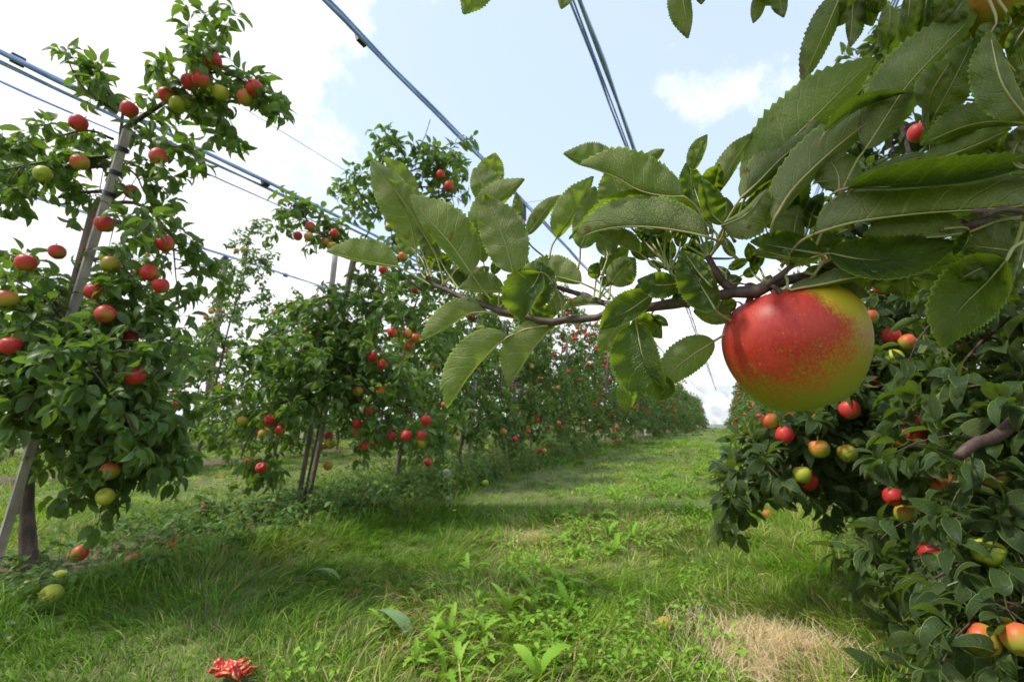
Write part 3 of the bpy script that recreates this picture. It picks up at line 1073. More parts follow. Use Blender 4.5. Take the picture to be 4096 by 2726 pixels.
# every apple one can tell apart: x, y in the 2356 px view, distance along the view, colour, label
LEFT_APPLES = [
    (180, 283, 1.80, 'r', 'red apple on the upper left side of the tall left tree'),
    (297, 252, 1.84, 'r', 'red apple just above the grey stake tip of the tall left tree'),
    (490, 140, 1.80, 'r', 'topmost red apple on the arching branch of the left tree'),
    (437, 190, 1.78, 'r', 'left one of the pair of red apples under the arch top'),
    (462, 184, 1.74, 'r', 'right one of the pair of red apples under the arch top'),
    (385, 220, 1.80, 'r', 'red apple where the arching branch starts, left of the touching pair'),
    (408, 240, 1.80, 'g', 'yellowish apple hanging just below the start of the arching branch'),
    (585, 203, 1.78, 'r', 'red apple nearest the drooping tip of the arching branch'),
    (567, 225, 1.80, 'o', 'orange red apple below the last red apple of the arch'),
    (508, 214, 1.80, 'g', 'green and yellow apple beside the withered brown leaves of the arch'),
    (430, 238, 1.84, 'g', 'green apple under the pair in the arching branch'),
    (363, 361, 1.74, 'r', 'red apple hanging free right of the upper stake of the left tree'),
    (98, 400, 1.78, 'y', 'yellow green apple on the low left side branch near the picture edge'),
    (184, 374, 1.84, 'o', 'orange apple half hidden left of the stake below the crown top'),
    (240, 515, 1.74, 'r', 'big red apple in front of the bare stake of the left tree'),
    (380, 560, 1.74, 'r', 'red apple on the right side of the left tree with a leaf across it'),
    (345, 628, 1.74, 'r', 'upper one of two red apples at the right side of the left tree'),
    (370, 657, 1.74, 'r', 'lower one of two red apples at the right side of the left tree'),
    (253, 608, 1.74, 'o', 'orange apple right of the two crossing stakes'),
    (218, 671, 1.70, 'r', 'large red apple just right of the lower stake of the left tree'),
    (243, 723, 1.64, 'r', 'bright red apple showing its eye, right of the stakes'),
    (60, 605, 1.64, 'r', 'dark red apple at the far left over the dense low crown'),
    (15, 688, 1.60, 'o', 'dull red apple cut by the left picture edge'),
    (132, 580, 1.86, 'r', 'small red apple left of the crossing stakes'),
    (311, 866, 1.62, 'r', 'dark red apple low on the right side of the left tree'),
    (25, 795, 1.55, 'r', 'dark crimson apple in shade at the left edge low in the crown'),
    (253, 1083, 1.66, 'o', 'orange apple behind a pale leaf on the lowest hanging branch'),
    (243, 1142, 1.68, 'y', 'yellow green apple at the tip of the lowest hanging branch'),
    (303, 442, 1.92, 'r', 'reddish apple in shade behind leaves right of the upper stake'),
    (300, 775, 1.80, 'r', 'small dull red apple below the bright one with the eye'),
]
SECOND_APPLES = [
    (685, 543, 3.1, 'r', 'leftmost red apple in the cluster on the left branch of the second tree'),
    (714, 521, 3.1, 'r', 'upper red apple in the cluster on the left branch of the second tree'),
    (711, 545, 3.05, 'o', 'orange apple at the bottom of the left branch cluster of the second tree'),
    (770, 537, 3.1, 'r', 'red apple between the left branch cluster and the bare leader'),
    (765, 566, 3.15, 'g', 'green apple under the red one near the bare leader'),
    (750, 558, 3.2, 'o', 'dull orange apple deep in leaves near the bare leader'),
    (1014, 402, 3.15, 'r', 'upper red apple on the right side of the second tree top'),
    (1033, 428, 3.1, 'r', 'red apple just below the highest one in the second tree top'),
    (878, 441, 3.2, 'r', 'dark red apple beside the tip of the near branch leaf'),
    (896, 523, 3.1, 'o', 'brownish red apple right of the bare leader of the second tree'),
    (928, 590, 3.0, 'o', 'orange red apple just below the far left leaf of the near branch'),
    (882, 620, 3.0, 'r', 'bright red apple below the far left leaf of the near branch'),
    (903, 765, 2.9, 'r', 'bright red apple left of the group of orange ones in the second tree'),
    (938, 768, 2.95, 'o', 'upper orange apple of the group right of the second tree trunk'),
    (957, 777, 2.95, 'o', 'right orange apple of the group right of the second tree trunk'),
    (943, 795, 3.0, 'o', 'lowest orange apple of the group right of the second tree trunk'),
    (858, 820, 2.85, 'r', 'red apple above the right bare twig of the second tree'),
    (880, 839, 2.85, 'r', 'red apple hanging next to the bare twig of the second tree'),
    (620, 967, 2.75, 'r', 'biggest red apple in the lower left crown of the second tree'),
    (645, 989, 2.75, 'r', 'red apple right below the biggest one in the lower left crown'),
    (607, 998, 2.75, 'o', 'orange yellow apple left below the biggest one in the lower left crown'),
    (601, 1076, 2.75, 'r', 'red apple near the tip of the lowest left branch of the second tree'),
    (573, 1063, 2.85, 'o', 'dull red apple hidden left at the lowest branch of the second tree'),
    (560, 968, 2.9, 'g', 'yellow apple at the left end of the low crown of the second tree'),
    (825, 900, 2.9, 'o', 'orange apple above the group of four low on the second tree'),
    (877, 900, 2.85, 'o', 'orange red apple right of the one above the low group'),
    (850, 946, 2.85, 'r', 'dark red apple highest in the low middle group'),
    (822, 975, 2.85, 'r', 'dark red apple left in the low middle group'),
    (823, 997, 2.95, 'o', 'dull red apple at the bottom of the low middle group'),
    (980, 966, 2.75, 'r', 'round bright red apple hanging alone at the right side of the second tree'),
    (935, 1002, 2.75, 'r', 'middle one of the low row of red apples on the second tree'),
    (901, 1003, 2.85, 'r', 'left one of the low row of red apples on the second tree'),
    (970, 1002, 2.75, 'r', 'right one of the low row of red apples on the second tree'),
    (757, 1003, 3.2, 'r', 'red apple just right of the two bare stakes'),
    (766, 1018, 3.3, 'g', 'small yellow apple under the one right of the stakes'),
    (838, 1024, 2.85, 'r', 'lowest red apple over the weeds right of the stakes'),
    (755, 1070, 3.2, 'o', 'orange apple low over the weeds right of the stakes'),
    (970, 1020, 2.9, 'g', 'green apple under the right one of the low row'),
]
RIGHT_APPLES = [
    (1955, 942, 1.55, 'r', 'red apple just under the big foreground apple, on the right side'),
    (2110, 1000, 1.50, 'r', 'lower one of two bright red apples left of the bare reddish limb'),
    (2108, 976, 1.53, 'r', 'upper one of two bright red apples left of the bare reddish limb'),
    (2076, 1008, 1.55, 'o', 'orange apple tucked left under the two bright red ones'),
    (1805, 1000, 1.62, 'r', 'small red apple at the left end of the right bush'),
    (1772, 968, 1.66, 'o', 'pale orange apple left of the big apple, at the bush edge'),
    (1885, 1032, 1.58, 'g', 'yellow apple under leaves in the low branch over the grass'),
    (1950, 1042, 1.60, 'g', 'green yellow apple right of the yellow one in the low branch'),
    (1846, 1092, 1.60, 'y', 'green apple at the bottom of the low leafy branch'),
    (1859, 1106, 1.62, 'r', 'small bright red apple under the low leafy branch'),
    (2055, 1142, 1.52, 'r', 'red orange apple showing its stem hollow, low in the right bush'),
    (2082, 1182, 1.55, 'g', 'yellow red apple right below the one showing its stem hollow'),
    (2170, 1110, 1.25, 'o', 'orange apple half hidden by a long leaf below the bare limb'),
    (2165, 1300, 1.15, 'g', 'yellow apple behind leaves above the lower right corner'),
    (2275, 1270, 1.0, 'y', 'pale green apple standing out among dark leaves at lower right'),
    (2345, 1470, .80, 'o', 'large orange apple cut by the right picture edge'),
    (2265, 1470, .84, 'o', 'large orange yellow apple left of the one cut by the edge'),
    (2138, 1270, 1.5, 'r', 'tiny pink apple spot deep inside the lower right leaves'),
    (2001, 730, 1.75, 'o', 'orange apple right of the big foreground apple, near its shoulder'),
    (2050, 772, 1.75, 'r', 'red yellow apple right of the big foreground apple'),
    (2089, 787, 1.7, 'o', 'dull orange apple next to the red yellow one, under a hanging leaf'),
    (2058, 822, 1.7, 'g', 'brownish yellow apple below the dull orange one'),
    (2214, 797, 1.4, 'g', 'yellow orange apple just under the dark hanging leaf'),
    (2030, 660, 1.8, 'r', 'pinkish red apple under the dark leaves above the bush'),
    (2118, 612, 1.8, 'r', 'small red apple peeping out below the broad near leaf'),
    (2113, 306, 1.45, 'r', 'pink red apple high on the right against the sky'),
    (2010, 875, 1.8, 'r', 'small red apple right beside the bottom of the big apple'),
    (2290, 1100, 1.15, 'g', 'green apple hidden right of the long leaf below the limb'),
    (2335, 1390, 1.0, 'g', 'shaded green apple above the large orange ones'),
]
APPLE_XYD = np.array([a[:3] for n_ in (LEFT_APPLES, SECOND_APPLES, RIGHT_APPLES) for a in n_])


def off_the_apples(p, r):
    """the ripe apples hang free: most leaves right in front of one are gone"""
    d = p - ORG
    zc = d @ FWD
    x = (2048 + F * (d @ RIGHT) / zc) / K
    y = (1363 - F * (d @ UPV) / zc) / K
    drop = np.zeros(len(p), bool)
    for ax, ay, ad in APPLE_XYD:
        if ad < 1.0:
            continue
        rad = 1112 * .052 / ad
        drop |= (np.hypot(x - ax, y - ay) < rad) & (zc < ad + .02) & (zc > ad - .9)
    return ~(drop & (r.uniform(0, 1, len(p)) < .86))


def poly(*pts):
    return np.array([S(*p) for p in pts])


r1 = np.random.default_rng(101)
base1 = G(75, 1335)
trunk1 = np.vstack([base1 - [0, 0, .03], poly((62, 1200, 1.93), (75, 1050, 1.95), (120, 830, 1.97), (190, 600, 2.0), (262, 400, 2.0), (285, 240, 2.0))])
lat1 = [poly((280, 300, 2.0), (380, 235, 1.95), (490, 165, 1.9), (590, 205, 1.88), (632, 250, 1.87)),
        poly((470, 180, 1.9), (495, 130, 1.9), (512, 85, 1.9)),
        poly((400, 230, 1.93), (470, 225, 1.88), (560, 225, 1.86)),
        poly((270, 260, 2.0), (190, 200, 1.95), (150, 125, 1.93)),
        poly((280, 250, 2.0), (250, 215, 2.0), (215, 180, 2.05)),
        poly((260, 320, 2.0), (200, 300, 1.9), (110, 320, 1.85)),
        poly((250, 360, 2.0), (120, 370, 1.95), (10, 390, 1.9)),
        poly((240, 380, 2.0), (60, 400, 2.1), (-60, 440, 2.1)),
        poly((280, 300, 2.0), (340, 320, 1.9), (415, 340, 1.85)),
        poly((260, 370, 2.0), (310, 400, 1.95), (330, 440, 1.9)),
        poly((230, 470, 2.0), (320, 470, 1.9), (390, 540, 1.88), (405, 640, 1.86)),
        poly((220, 500, 2.0), (300, 520, 1.85), (360, 600, 1.85)),
        poly((190, 600, 2.0), (260, 600, 1.85), (350, 680, 1.8)),
        poly((170, 660, 2.0), (230, 700, 1.75), (300, 760, 1.75)),
        poly((150, 740, 1.95), (80, 620, 1.9), (0, 575, 1.9)),
        poly((150, 740, 1.95), (90, 680, 1.75), (30, 640, 1.7)),
        poly((120, 830, 1.95), (50, 760, 1.9), (-40, 760, 1.9)),
        poly((130, 800, 1.95), (230, 810, 1.8), (330, 880, 1.75), (375, 980, 1.75)),
        poly((120, 830, 1.95), (200, 880, 1.75), (280, 960, 1.68), (300, 1040, 1.7)),
        poly((110, 860, 1.95), (190, 950, 1.8), (255, 1060, 1.76), (245, 1130, 1.76)),
        poly((100, 900, 1.95), (180, 960, 1.9), (330, 1000, 1.9), (370, 1050, 1.9)),
        poly((95, 880, 1.95), (40, 890, 1.75), (-30, 930, 1.7)),
        poly((90, 930, 1.95), (20, 880, 2.0), (-60, 860, 2.0)),
        poly((110, 850, 1.95), (90, 850, 1.65), (60, 890, 1.6)),
        poly((130, 800, 1.95), (140, 800, 1.7), (170, 860, 1.62)),
        poly((130, 790, 2.0), (200, 770, 2.2), (290, 800, 2.3)),
        poly((160, 700, 2.0), (90, 720, 2.2), (10, 760, 2.3)),
        poly((110, 860, 1.95), (30, 830, 1.7), (-20, 900, 1.65)),
        poly((240, 440, 2.0), (180, 440, 2.1), (120, 420, 2.2)),
        poly((100, 900, 1.95), (220, 890, 1.75), (320, 900, 1.7), (380, 940, 1.7)),
        poly((105, 880, 1.95), (200, 930, 1.76), (240, 1020, 1.72), (205, 1120, 1.72)), poly((110, 870, 1.95), (250, 930, 1.8), (330, 990, 1.78), (345, 1070, 1.78)),
        poly((110, 870, 1.95), (220, 960, 1.85), (285, 1050, 1.82), (280, 1120, 1.82)), poly((90, 900, 1.95), (40, 900, 1.8), (-20, 960, 1.75), (-50, 1010, 1.75)),
        poly((110, 860, 1.95), (260, 870, 1.9), (390, 900, 1.95)),
        poly((130, 800, 1.95), (60, 820, 1.65), (0, 820, 1.6)), poly((130, 790, 1.95), (240, 740, 1.75), (350, 780, 1.7)), poly((110, 860, 1.95), (60, 860, 1.62), (0, 880, 1.58)),
        poly((95, 930, 1.95), (300, 1010, 1.8), (340, 1090, 1.8)), poly((150, 740, 1.95), (70, 720, 1.7), (-20, 700, 1.65)), poly((140, 780, 1.95), (190, 820, 1.6), (250, 900, 1.55)),
        poly((110, 870, 1.95), (20, 900, 1.62), (-40, 950, 1.6)),
        ]


def clear_of_stake(p):
    """the crown stays open in front of the two stakes"""
    d = p - ORG
    zc = d @ FWD
    x = (2048 + F * (d @ RIGHT) / zc) / K
    y = (1363 - F * (d @ UPV) / zc) / K
    sx = np.interp(y, [300, 1290], [293, -8])
    hit = (np.abs(x - sx) < 50) & (y > 305) & (y < 770) & (zc < 2.04)
    return ~(hit & (r1.uniform(0, 1, len(p)) < .97))


tree1, lat1 = build_tree(base1, trunk1, lat1, 'tall leaning apple tree at the left edge with red apples and an arching top branch', r1,
                         'apple trees of the left row', step=.038, per=7, size=(.064, .098), side=.45, trunk_r=.020, keep=clear_of_stake, bulb=True)

r2 = np.random.default_rng(202)
base2 = G(695, 1165)
z2 = 3.3
trunk2 = np.vstack([base2 - [0, 0, .03], poly((705, 1120, z2), (738, 960, z2 + .03), (770, 800, z2 + .05), (805, 640, z2 + .1), (835, 560, z2 + .1), (872, 490, z2 + .1), (930, 400, z2), (975, 320, z2), (990, 275, z2))])
lat2 = [poly((840, 560, 3.4), (770, 555, 3.3), (700, 500, 3.25), (650, 450, 3.2)), poly((800, 570, 3.4), (740, 540, 3.2), (690, 530, 3.1)),
        poly((800, 560, 3.4), (770, 530, 3.3), (740, 490, 3.3)), poly((700, 500, 3.25), (690, 470, 3.2), (660, 500, 3.2)),
        poly((865, 500, 3.4), (820, 430, 3.3), (815, 390, 3.3)), poly((870, 490, 3.4), (880, 400, 3.3), (880, 340, 3.3)),
        poly((900, 440, 3.4), (980, 430, 3.3), (1030, 440, 3.2), (1045, 470, 3.2)), poly((930, 400, 3.4), (990, 380, 3.3), (1030, 400, 3.3)),
        poly((970, 330, 3.4), (1010, 340, 3.4), (1035, 360, 3.3)), poly((940, 380, 3.4), (920, 340, 3.3), (900, 320, 3.3)),
        poly((880, 470, 3.4), (900, 500, 3.2), (900, 560, 3.1)), poly((850, 530, 3.4), (830, 480, 3.5), (800, 450, 3.6)),
        poly((820, 600, 3.4), (880, 600, 3.3), (960, 660, 3.2), (1010, 690, 3.2)), poly((810, 640, 3.4), (850, 640, 3.2), (910, 700, 3.1)),
        poly((800, 680, 3.4), (720, 690, 3.2), (650, 750, 3.1)), poly((800, 700, 3.4), (860, 700, 3.2), (960, 740, 3.1), (1030, 790, 3.1)),
        poly((780, 760, 3.4), (700, 740, 3.1), (610, 780, 3.0), (560, 830, 3.0)), poly((780, 780, 3.4), (700, 800, 2.9), (640, 860, 2.8)),
        poly((775, 800, 3.4), (740, 800, 2.9), (730, 870, 2.75)), poly((770, 820, 3.4), (660, 840, 3.1), (560, 880, 3.0), (500, 960, 3.0)),
        poly((765, 850, 3.4), (850, 850, 3.1), (930, 900, 3.0), (985, 950, 3.0)), poly((760, 880, 3.4), (840, 900, 3.2), (890, 960, 3.0), (960, 1010, 2.95)),
        poly((750, 900, 3.4), (640, 930, 3.0), (570, 1010, 2.9), (545, 1100, 2.9)), poly((745, 920, 3.4), (660, 970, 3.1), (610, 1060, 3.0), (580, 1110, 3.0)),
        poly((760, 870, 3.4), (690, 880, 2.9), (650, 940, 2.8)), poly((755, 900, 3.4), (800, 930, 3.2), (820, 1000, 3.1)),
        poly((770, 820, 3.4), (800, 840, 3.0), (820, 900, 2.9)), poly((790, 740, 3.4), (830, 760, 3.1), (880, 820, 3.0)),
        poly((790, 720, 3.4), (760, 690, 3.1), (720, 720, 3.0)), poly((770, 830, 3.4), (800, 800, 3.8), (860, 820, 4.0)), poly((780, 800, 3.4), (700, 780, 3.8), (640, 800, 4.0)),
        poly((760, 860, 3.4), (830, 880, 2.95), (900, 1000, 2.85), (930, 1040, 2.85)), poly((780, 780, 3.4), (850, 800, 2.9), (940, 850, 2.8)),
        poly((765, 850, 3.4), (700, 900, 3.2), (560, 950, 3.3), (500, 1010, 3.3))]
tree2, lat2 = build_tree(base2, trunk2, lat2, 'tall apple tree with two bare stakes at its foot and a thin curved leader', r2,
                         'apple trees of the left row', step=.048, per=6, size=(.070, .108), side=.5, trunk_r=.009)

APPLE_R = .0325


def apples_at(rows, tree_phrase, group):
    for (x, y, dep, kind, label) in rows:
        put_apple(S(x, y, dep + .035), APPLE_R * (1 if dep < 2.5 else 1.03) * rng.uniform(.94, 1.04) * (.88 if dep < 1 else 1), kind, label, group, parts=dep > 1)


apples_at(LEFT_APPLES, '', 'apples on the tall left tree')
apples_at(SECOND_APPLES, '', 'apples on the second tree of the left row')

# ------------------------------------------------------------------ right row: two near trees shaped to the picture, more behind
r3 = np.random.default_rng(303)
base3 = np.array([0.84, 2.45, 0.0])
trunk3 = np.vstack([base3 - [0, 0, .03], base3 + [.01, .03, .5], base3 + [0, .1, 1.1], base3 + [.02, .2, 1.7], base3 + [0, .3, 2.2]])
_, gl3 = generic_laterals(r3, base3, 2.3, (0, .14), .55, 16, low=.45)
lat3 = gl3 + [poly((2060, 1080, 2.2), (1930, 1050, 1.9), (1800, 1040, 1.72), (1720, 1085, 1.62)),
              poly((2060, 1090, 2.2), (1950, 1080, 1.95), (1850, 1080, 1.75), (1790, 1110, 1.7)),
              poly((1900, 1045, 1.85), (1800, 1075, 1.7), (1740, 1115, 1.62)),
              poly((2060, 1000, 2.2), (1950, 960, 1.9), (1830, 980, 1.7), (1770, 1010, 1.7)),
              poly((2060, 960, 2.2), (1990, 930, 1.9), (1900, 960, 1.7)),
              poly((2070, 900, 2.2), (2000, 860, 1.9), (1950, 900, 1.8)),
              poly((2080, 820, 2.2), (2040, 760, 2.0), (2000, 740, 1.9)),
              poly((2080, 1000, 2.2), (2100, 980, 1.8), (2060, 1060, 1.65)),
              poly((2080, 1060, 2.2), (2060, 1100, 1.9), (1990, 1160, 1.75)),
              poly((2080, 900, 2.2), (2120, 860, 1.8), (2090, 900, 1.6))]
build_tree(base3, trunk3, lat3, 'bushy apple tree right of the lane with one leafy branch low over the grass', r3,
           'apple trees of the right row', step=.042, per=8, size=(.075, .112), side=.5, trunk_r=.024, trim=lambda p: p[:, 0] > .0, keep=lambda p: p[:, 0] > -.02, leaf_meshes=NEAR_MESHES, templates=TEMPLATES, mat=M['bush_leaf'])

r4 = np.random.default_rng(404)
base4 = np.array([1.0, 1.45, 0.0])
_, gl4 = generic_laterals(r4, base4, 2.2, (0, .12), .60, 20, low=.28)
trunk4 = np.vstack([base4 - [0, 0, .03], base4 + [.0, .02, .5], base4 + [0, .1, 1.2], base4 + [.02, .2, 2.1]])
lat4 = gl4 + [poly((2500, 880, 1.35), (2390, 930, 1.2), (2300, 990, 1.12), (2200, 1052, 1.05)),
              poly((2500, 1200, 1.3), (2350, 1200, 1.15), (2200, 1190, 1.1)),
              poly((2500, 1300, 1.3), (2350, 1290, 1.1), (2230, 1290, 1.05), (2150, 1330, 1.05)),
              poly((2500, 1400, 1.2), (2380, 1380, 1.0), (2280, 1420, .92)),
              poly((2550, 1500, 1.1), (2420, 1440, .9), (2320, 1500, .84)),
              poly((2500, 1100, 1.35), (2350, 1080, 1.15), (2250, 1110, 1.1)),
              poly((2500, 1000, 1.35), (2350, 900, 1.2), (2220, 880, 1.2)),
              poly((2500, 900, 1.35), (2300, 780, 1.3), (2200, 800, 1.3)),
              poly((2500, 1450, 1.2), (2300, 1350, 1.15), (2150, 1400, 1.15), (2060, 1340, 1.2)),
              poly((2500, 1250, 1.3), (2300, 1180, 1.25), (2130, 1200, 1.25)),
              poly((2600, 1560, 1.2), (2400, 1520, 1.0), (2260, 1560, .95)),
              poly((2500, 1350, 1.4), (2250, 1280, 1.4), (2060, 1290, 1.45)), poly((2500, 1450, 1.3), (2250, 1420, 1.25), (2080, 1430, 1.25)),
              poly((2500, 1550, 1.2), (2300, 1500, 1.1), (2150, 1540, 1.1)), poly((2500, 1150, 1.5), (2200, 1100, 1.5), (2050, 1100, 1.6))]
tree4, lat4 = build_tree(base4, trunk4, lat4, 'apple tree at the right picture edge with large dark leaves close by', r4,
                         'apple trees of the right row', step=.042, per=8, size=(.070, .106), mat=M['bush_leaf'], side=.45, trunk_r=.028,
                         keep=lambda p: ((p - ORG) @ RIGHT) / ((p - ORG) @ FWD) > .62, leaf_meshes=NEAR_MESHES, trim=lambda p: ((p - ORG) @ RIGHT) / ((p - ORG) @ FWD) > .70)
# the thick reddish limb that shows between the leaves
a = Acc()
a.tube(curve(poly((2480, 880, 1.2), (2400, 925, 1.1), (2345, 962, 1.05), (2290, 1005, 1.0), (2245, 1018, .99), (2205, 1050, .98)), 20), np.linspace(.021, .010, 20), 9)
link('limb', a.mesh('limb', M['twig'], base4), tree4)

apples_at(RIGHT_APPLES, '', 'apples on the near right trees')
# leaves and a shoot round the high right apple
r5 = np.random.default_rng(505)

# ------------------------------------------------------------------ the rest of the orchard
generic_apples = []


def orchard_tree(x, y, idx, row, r, height, radius, parts, n=16, per=6, step=.055, napp=12, lean=.16, size=(.058, .088), low=.35):
    base = np.array([x, y, float(ground_z(x, y)) - .01])
    trunk, lats = generic_laterals(r, base, height, (r.normal(0, .02), lean), radius, n, low=low)
    extra = {'left': 'left row beside the lane', 'right': 'right row beside the lane', 'back': 'second row to the left', 'third': 'third row to the left'}[row]
    looks = ['bushy', 'slender', 'rounded', 'loose', 'upright'][int(r.integers(0, 5))]
    label = f'{looks} apple tree, {ORD[idx]} from the front in the {extra}'
    build_tree(base, trunk, lats, label, r, f'apple trees of the {extra}', step=step, per=per, size=size, side=.5, trunk_r=.020, parts=parts, templates=LIGHT_TEMPLATES)
    for j in range(napp):
        l = lats[int(r.integers(0, len(lats)))]
        p = curve(l, 10)[int(r.integers(4, 10))] + r.normal(0, .03, 3) + [0, 0, -.05]
        to = norm(ORG - p)
        p = p + to * r.uniform(.08, .26)
        zone = 'low' if p[2] < base[2] + .9 else ('middle' if p[2] < base[2] + 1.6 else 'upper')
        generic_apples.append((p, row, idx, zone))


rg = np.random.default_rng(77)
# left row beside the lane, behind the two shaped trees
ys = [3.55, 4.65, 5.8, 6.95, 8.1, 9.3, 10.5, 11.7]
hs = [2.5, 2.25, 2.6, 2.4, 2.7, 2.5, 2.6, 2.55]
for i, (y, h) in enumerate(zip(ys, hs)):
    orchard_tree(-2.68 + rg.normal(0, .05), y, i + 2, 'left', rg, h, .80, 300 if i < 3 else 0, n=25, per=6, napp=[20, 30, 36, 40, 40, 40, 36, 30][i], step=.050 + .003 * i, size=(.072, .11), low=.30)
# second row to the left
for i, (y, h) in enumerate(zip([2.75, 4.0, 5.2, 6.5, 7.8, 9.2, 10.6, 12.0], [2.5, 3.1, 2.2, 2.9, 2.5, 2.8, 2.6, 2.7])):
    orchard_tree(-6.1 + rg.normal(0, .08), y, i, 'back', rg, h, .78, 0, n=24, per=7, napp=18, step=.062, size=(.068, .105), low=.25)
for i, (y, h) in enumerate(zip([3.6, 4.9, 6.2, 7.6, 9.0, 10.6, 12.2, 14.0, 16], [2.7, 2.9, 2.6, 2.8, 2.7, 2.9, 2.8, 2.7, 2.8])):
    orchard_tree(-9.55 + rg.normal(0, .08), y, i, 'third', rg, h, .9, 0, n=24, per=7, napp=8, step=.085, size=(.085, .13), low=.15)
# right row behind the two near trees
for i, (y, h) in enumerate(zip([3.75, 5.0, 6.4, 7.9], [2.3, 2.2, 2.3, 2.4])):
    orchard_tree(.98 + rg.normal(0, .05), y, i + 3, 'right', rg, h, .6, 0, n=16, per=6, napp=9, step=.065, size=(.06, .09))

# far trees: five shaped variants, copied with their parts
rf = np.random.default_rng(88)
VARIANTS = []
for v in range(5):
    h = [2.5, 2.65, 2.4, 2.75, 2.55][v]
    trunk, lats = generic_laterals(rf, np.zeros(3), h, (0, .15), .88, 22, low=.3)
    Pn, D, Nn, Sz = [], [], [], []
    for lt in lats:
        a_, b_, c_, d_, tw = leaves_on(lt, rf, .085, 7, (.09, .14), .3, .45)
        Pn += a_; D += b_; Nn += c_; Sz += d_
    Pn, D, Nn, Sz = map(np.array, (Pn, D, Nn, Sz))
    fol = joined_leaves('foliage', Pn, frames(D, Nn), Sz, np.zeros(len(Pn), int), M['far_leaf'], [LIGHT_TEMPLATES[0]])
    ac = Acc()
    ac.tube(curve(trunk, 8), np.linspace(.035, .012, 8), 6)
    tr = ac.mesh('trunk', M['bark'])
    ac = Acc()
    for lt in lats:
        ac.tube(curve(lt, 4), np.linspace(.009, .003, 4), 4, cap=False)
    br = ac.mesh('branches', M['twig'])
    spots = []
    for j in range(34):
        l = lats[int(rf.integers(0, len(lats)))]
        p = curve(l, 8)[int(rf.integers(3, 8))] + rf.normal(0, .04, 3)
        rad_ = np.array([p[0], p[1], 0])
        spots.append(p + norm(rad_ + 1e-6) * .07 + [0, 0, -.03])
    VARIANTS.append((fol, tr, br, np.array(spots), h))

far_spots = []


def far_tree(x, y, label, group):
    fol, tr, br, spots, h = VARIANTS[int(rf.integers(0, 5))]
    z = float(ground_z(x, y))
    root = empty('apple_tree', (x, y, z), label=label, category='apple tree', group=group)
    s = rf.uniform(.9, 1.1)
    mir = rf.choice([-1, 1])
    root.scale = (s * mir, s, s)
    for nm, me, kd in (('foliage', fol, 'stuff'), ('trunk', tr, None), ('branches', br, 'stuff')):
        o = bpy.data.objects.new(nm, me)
        o.parent = root
        COL.objects.link(o)
        if kd:
            o['kind'] = kd
    for p in spots:
        far_spots.append(np.array([x + p[0] * s * mir, y + p[1] * s, z + p[2] * s]))


y = 13.0
while y < 58:
    far_tree(-2.68 + rf.normal(0, .08), y, 'small distant apple tree in the far run of the left row along the lane', 'distant trees of the left row')
    y += 1.25 + (y > 30) * .5
y = 13.6
while y < 24:
    far_tree(-6.1 + rf.normal(0, .08), y, 'distant apple tree in the far run of the second row to the left', 'distant trees of the second row')
    y += 1.6
y = 9.5
while y < 58:
    far_tree(.98 + rf.normal(0, .06), y, 'small distant apple tree in the far run of the right row along the lane', 'distant trees of the right row')
    y += 1.4 + (y > 30) * .6


# apples of these trees: the largest as things of their own, the rest as one mass
generic_apples.sort(key=lambda t: np.linalg.norm(t[0] - ORG))
budget = 296 - APPLE_N[0]
rowname = {'left': 'left row', 'right': 'right row', 'back': 'second row to the left', 'third': 'third row to the left'}
for (p, row, idx, zone) in generic_apples[:budget]:
    kd = rng.choice(['r', 'r', 'r', 'r', 'o', 'o', 'o', 'g'])
    cn = {'r': 'red', 'o': 'orange red', 'g': 'yellow green'}[kd]
    put_apple(p, rng.uniform(.029, .036), kd, f'{cn} apple hanging {zone} in the {ORD[idx]} tree of the {rowname[row]}',
              f'{cn} apples {zone} in the {ORD[idx]} tree of the {rowname[row]}', parts=False)
rest = [t[0] for t in generic_apples[budget:]] + far_spots
if rest:
    rest = np.array(rest)
    a0 = np.linspace(0, math.pi, 6)
    sph = np.array([(math.sin(a) * math.cos(b), math.sin(a) * math.sin(b), math.cos(a) * .88) for a in a0[1:-1] for b in np.arange(8) / 8 * 2 * math.pi] + [(0, 0, .7), (0, 0, -.7)])
    q = np.array([(i * 8 + j, (i + 1) * 8 + j, (i + 1) * 8 + (j + 1) % 8, i * 8 + (j + 1) % 8) for i in range(3) for j in range(8)])
    t = np.array([(32, j, (j + 1) % 8) for j in range(8)] + [(33, 24 + (j + 1) % 8, 24 + j) for j in range(8)])
    n = len(rest)
    sz = rng.uniform(.030, .042, n)
    V = (sph[None] * sz[:, None, None] + rest[:, None]).reshape(-1, 3)
    off = (np.arange(n) * 34)[:, None, None]
    link('distant_apples', np_mesh('distant_apples', V, [(q[None] + off).reshape(-1, 4), (t[None] + off).reshape(-1, 3)], M['apple_far'],
                                   attrs={'rnd': np.repeat(rng.uniform(0, 1, n), 34)}), kind='stuff')


# ------------------------------------------------------------------ stakes, posts, cables, net
def bar_thing(name, cat, label, a, b, w, mat, ties=(), group=None, round_=False):
    a, b = np.asarray(a, float), np.asarray(b, float)
    root = empty(name, a, label=label, category=cat, **({'group': group} if group else {}))
    ac = Acc()
    if round_:
        ac.tube(curve([a, (a + b) / 2 + rng.normal(0, .004, 3), b], 10), w / 2, 12)
    else:
        ac.box(a, b, w, w * .8)
    link('shaft', ac.mesh('shaft', mat, a, smooth_=round_), root)
    for f in ties:
        c = a + (b - a) * f
        d = norm(b - a)
        t = Acc()
        t.tube([c - d * .008, c + d * .008], w * .72, 12)
        link('tie', t.mesh('tie', M['cap'], a), root)
    return root


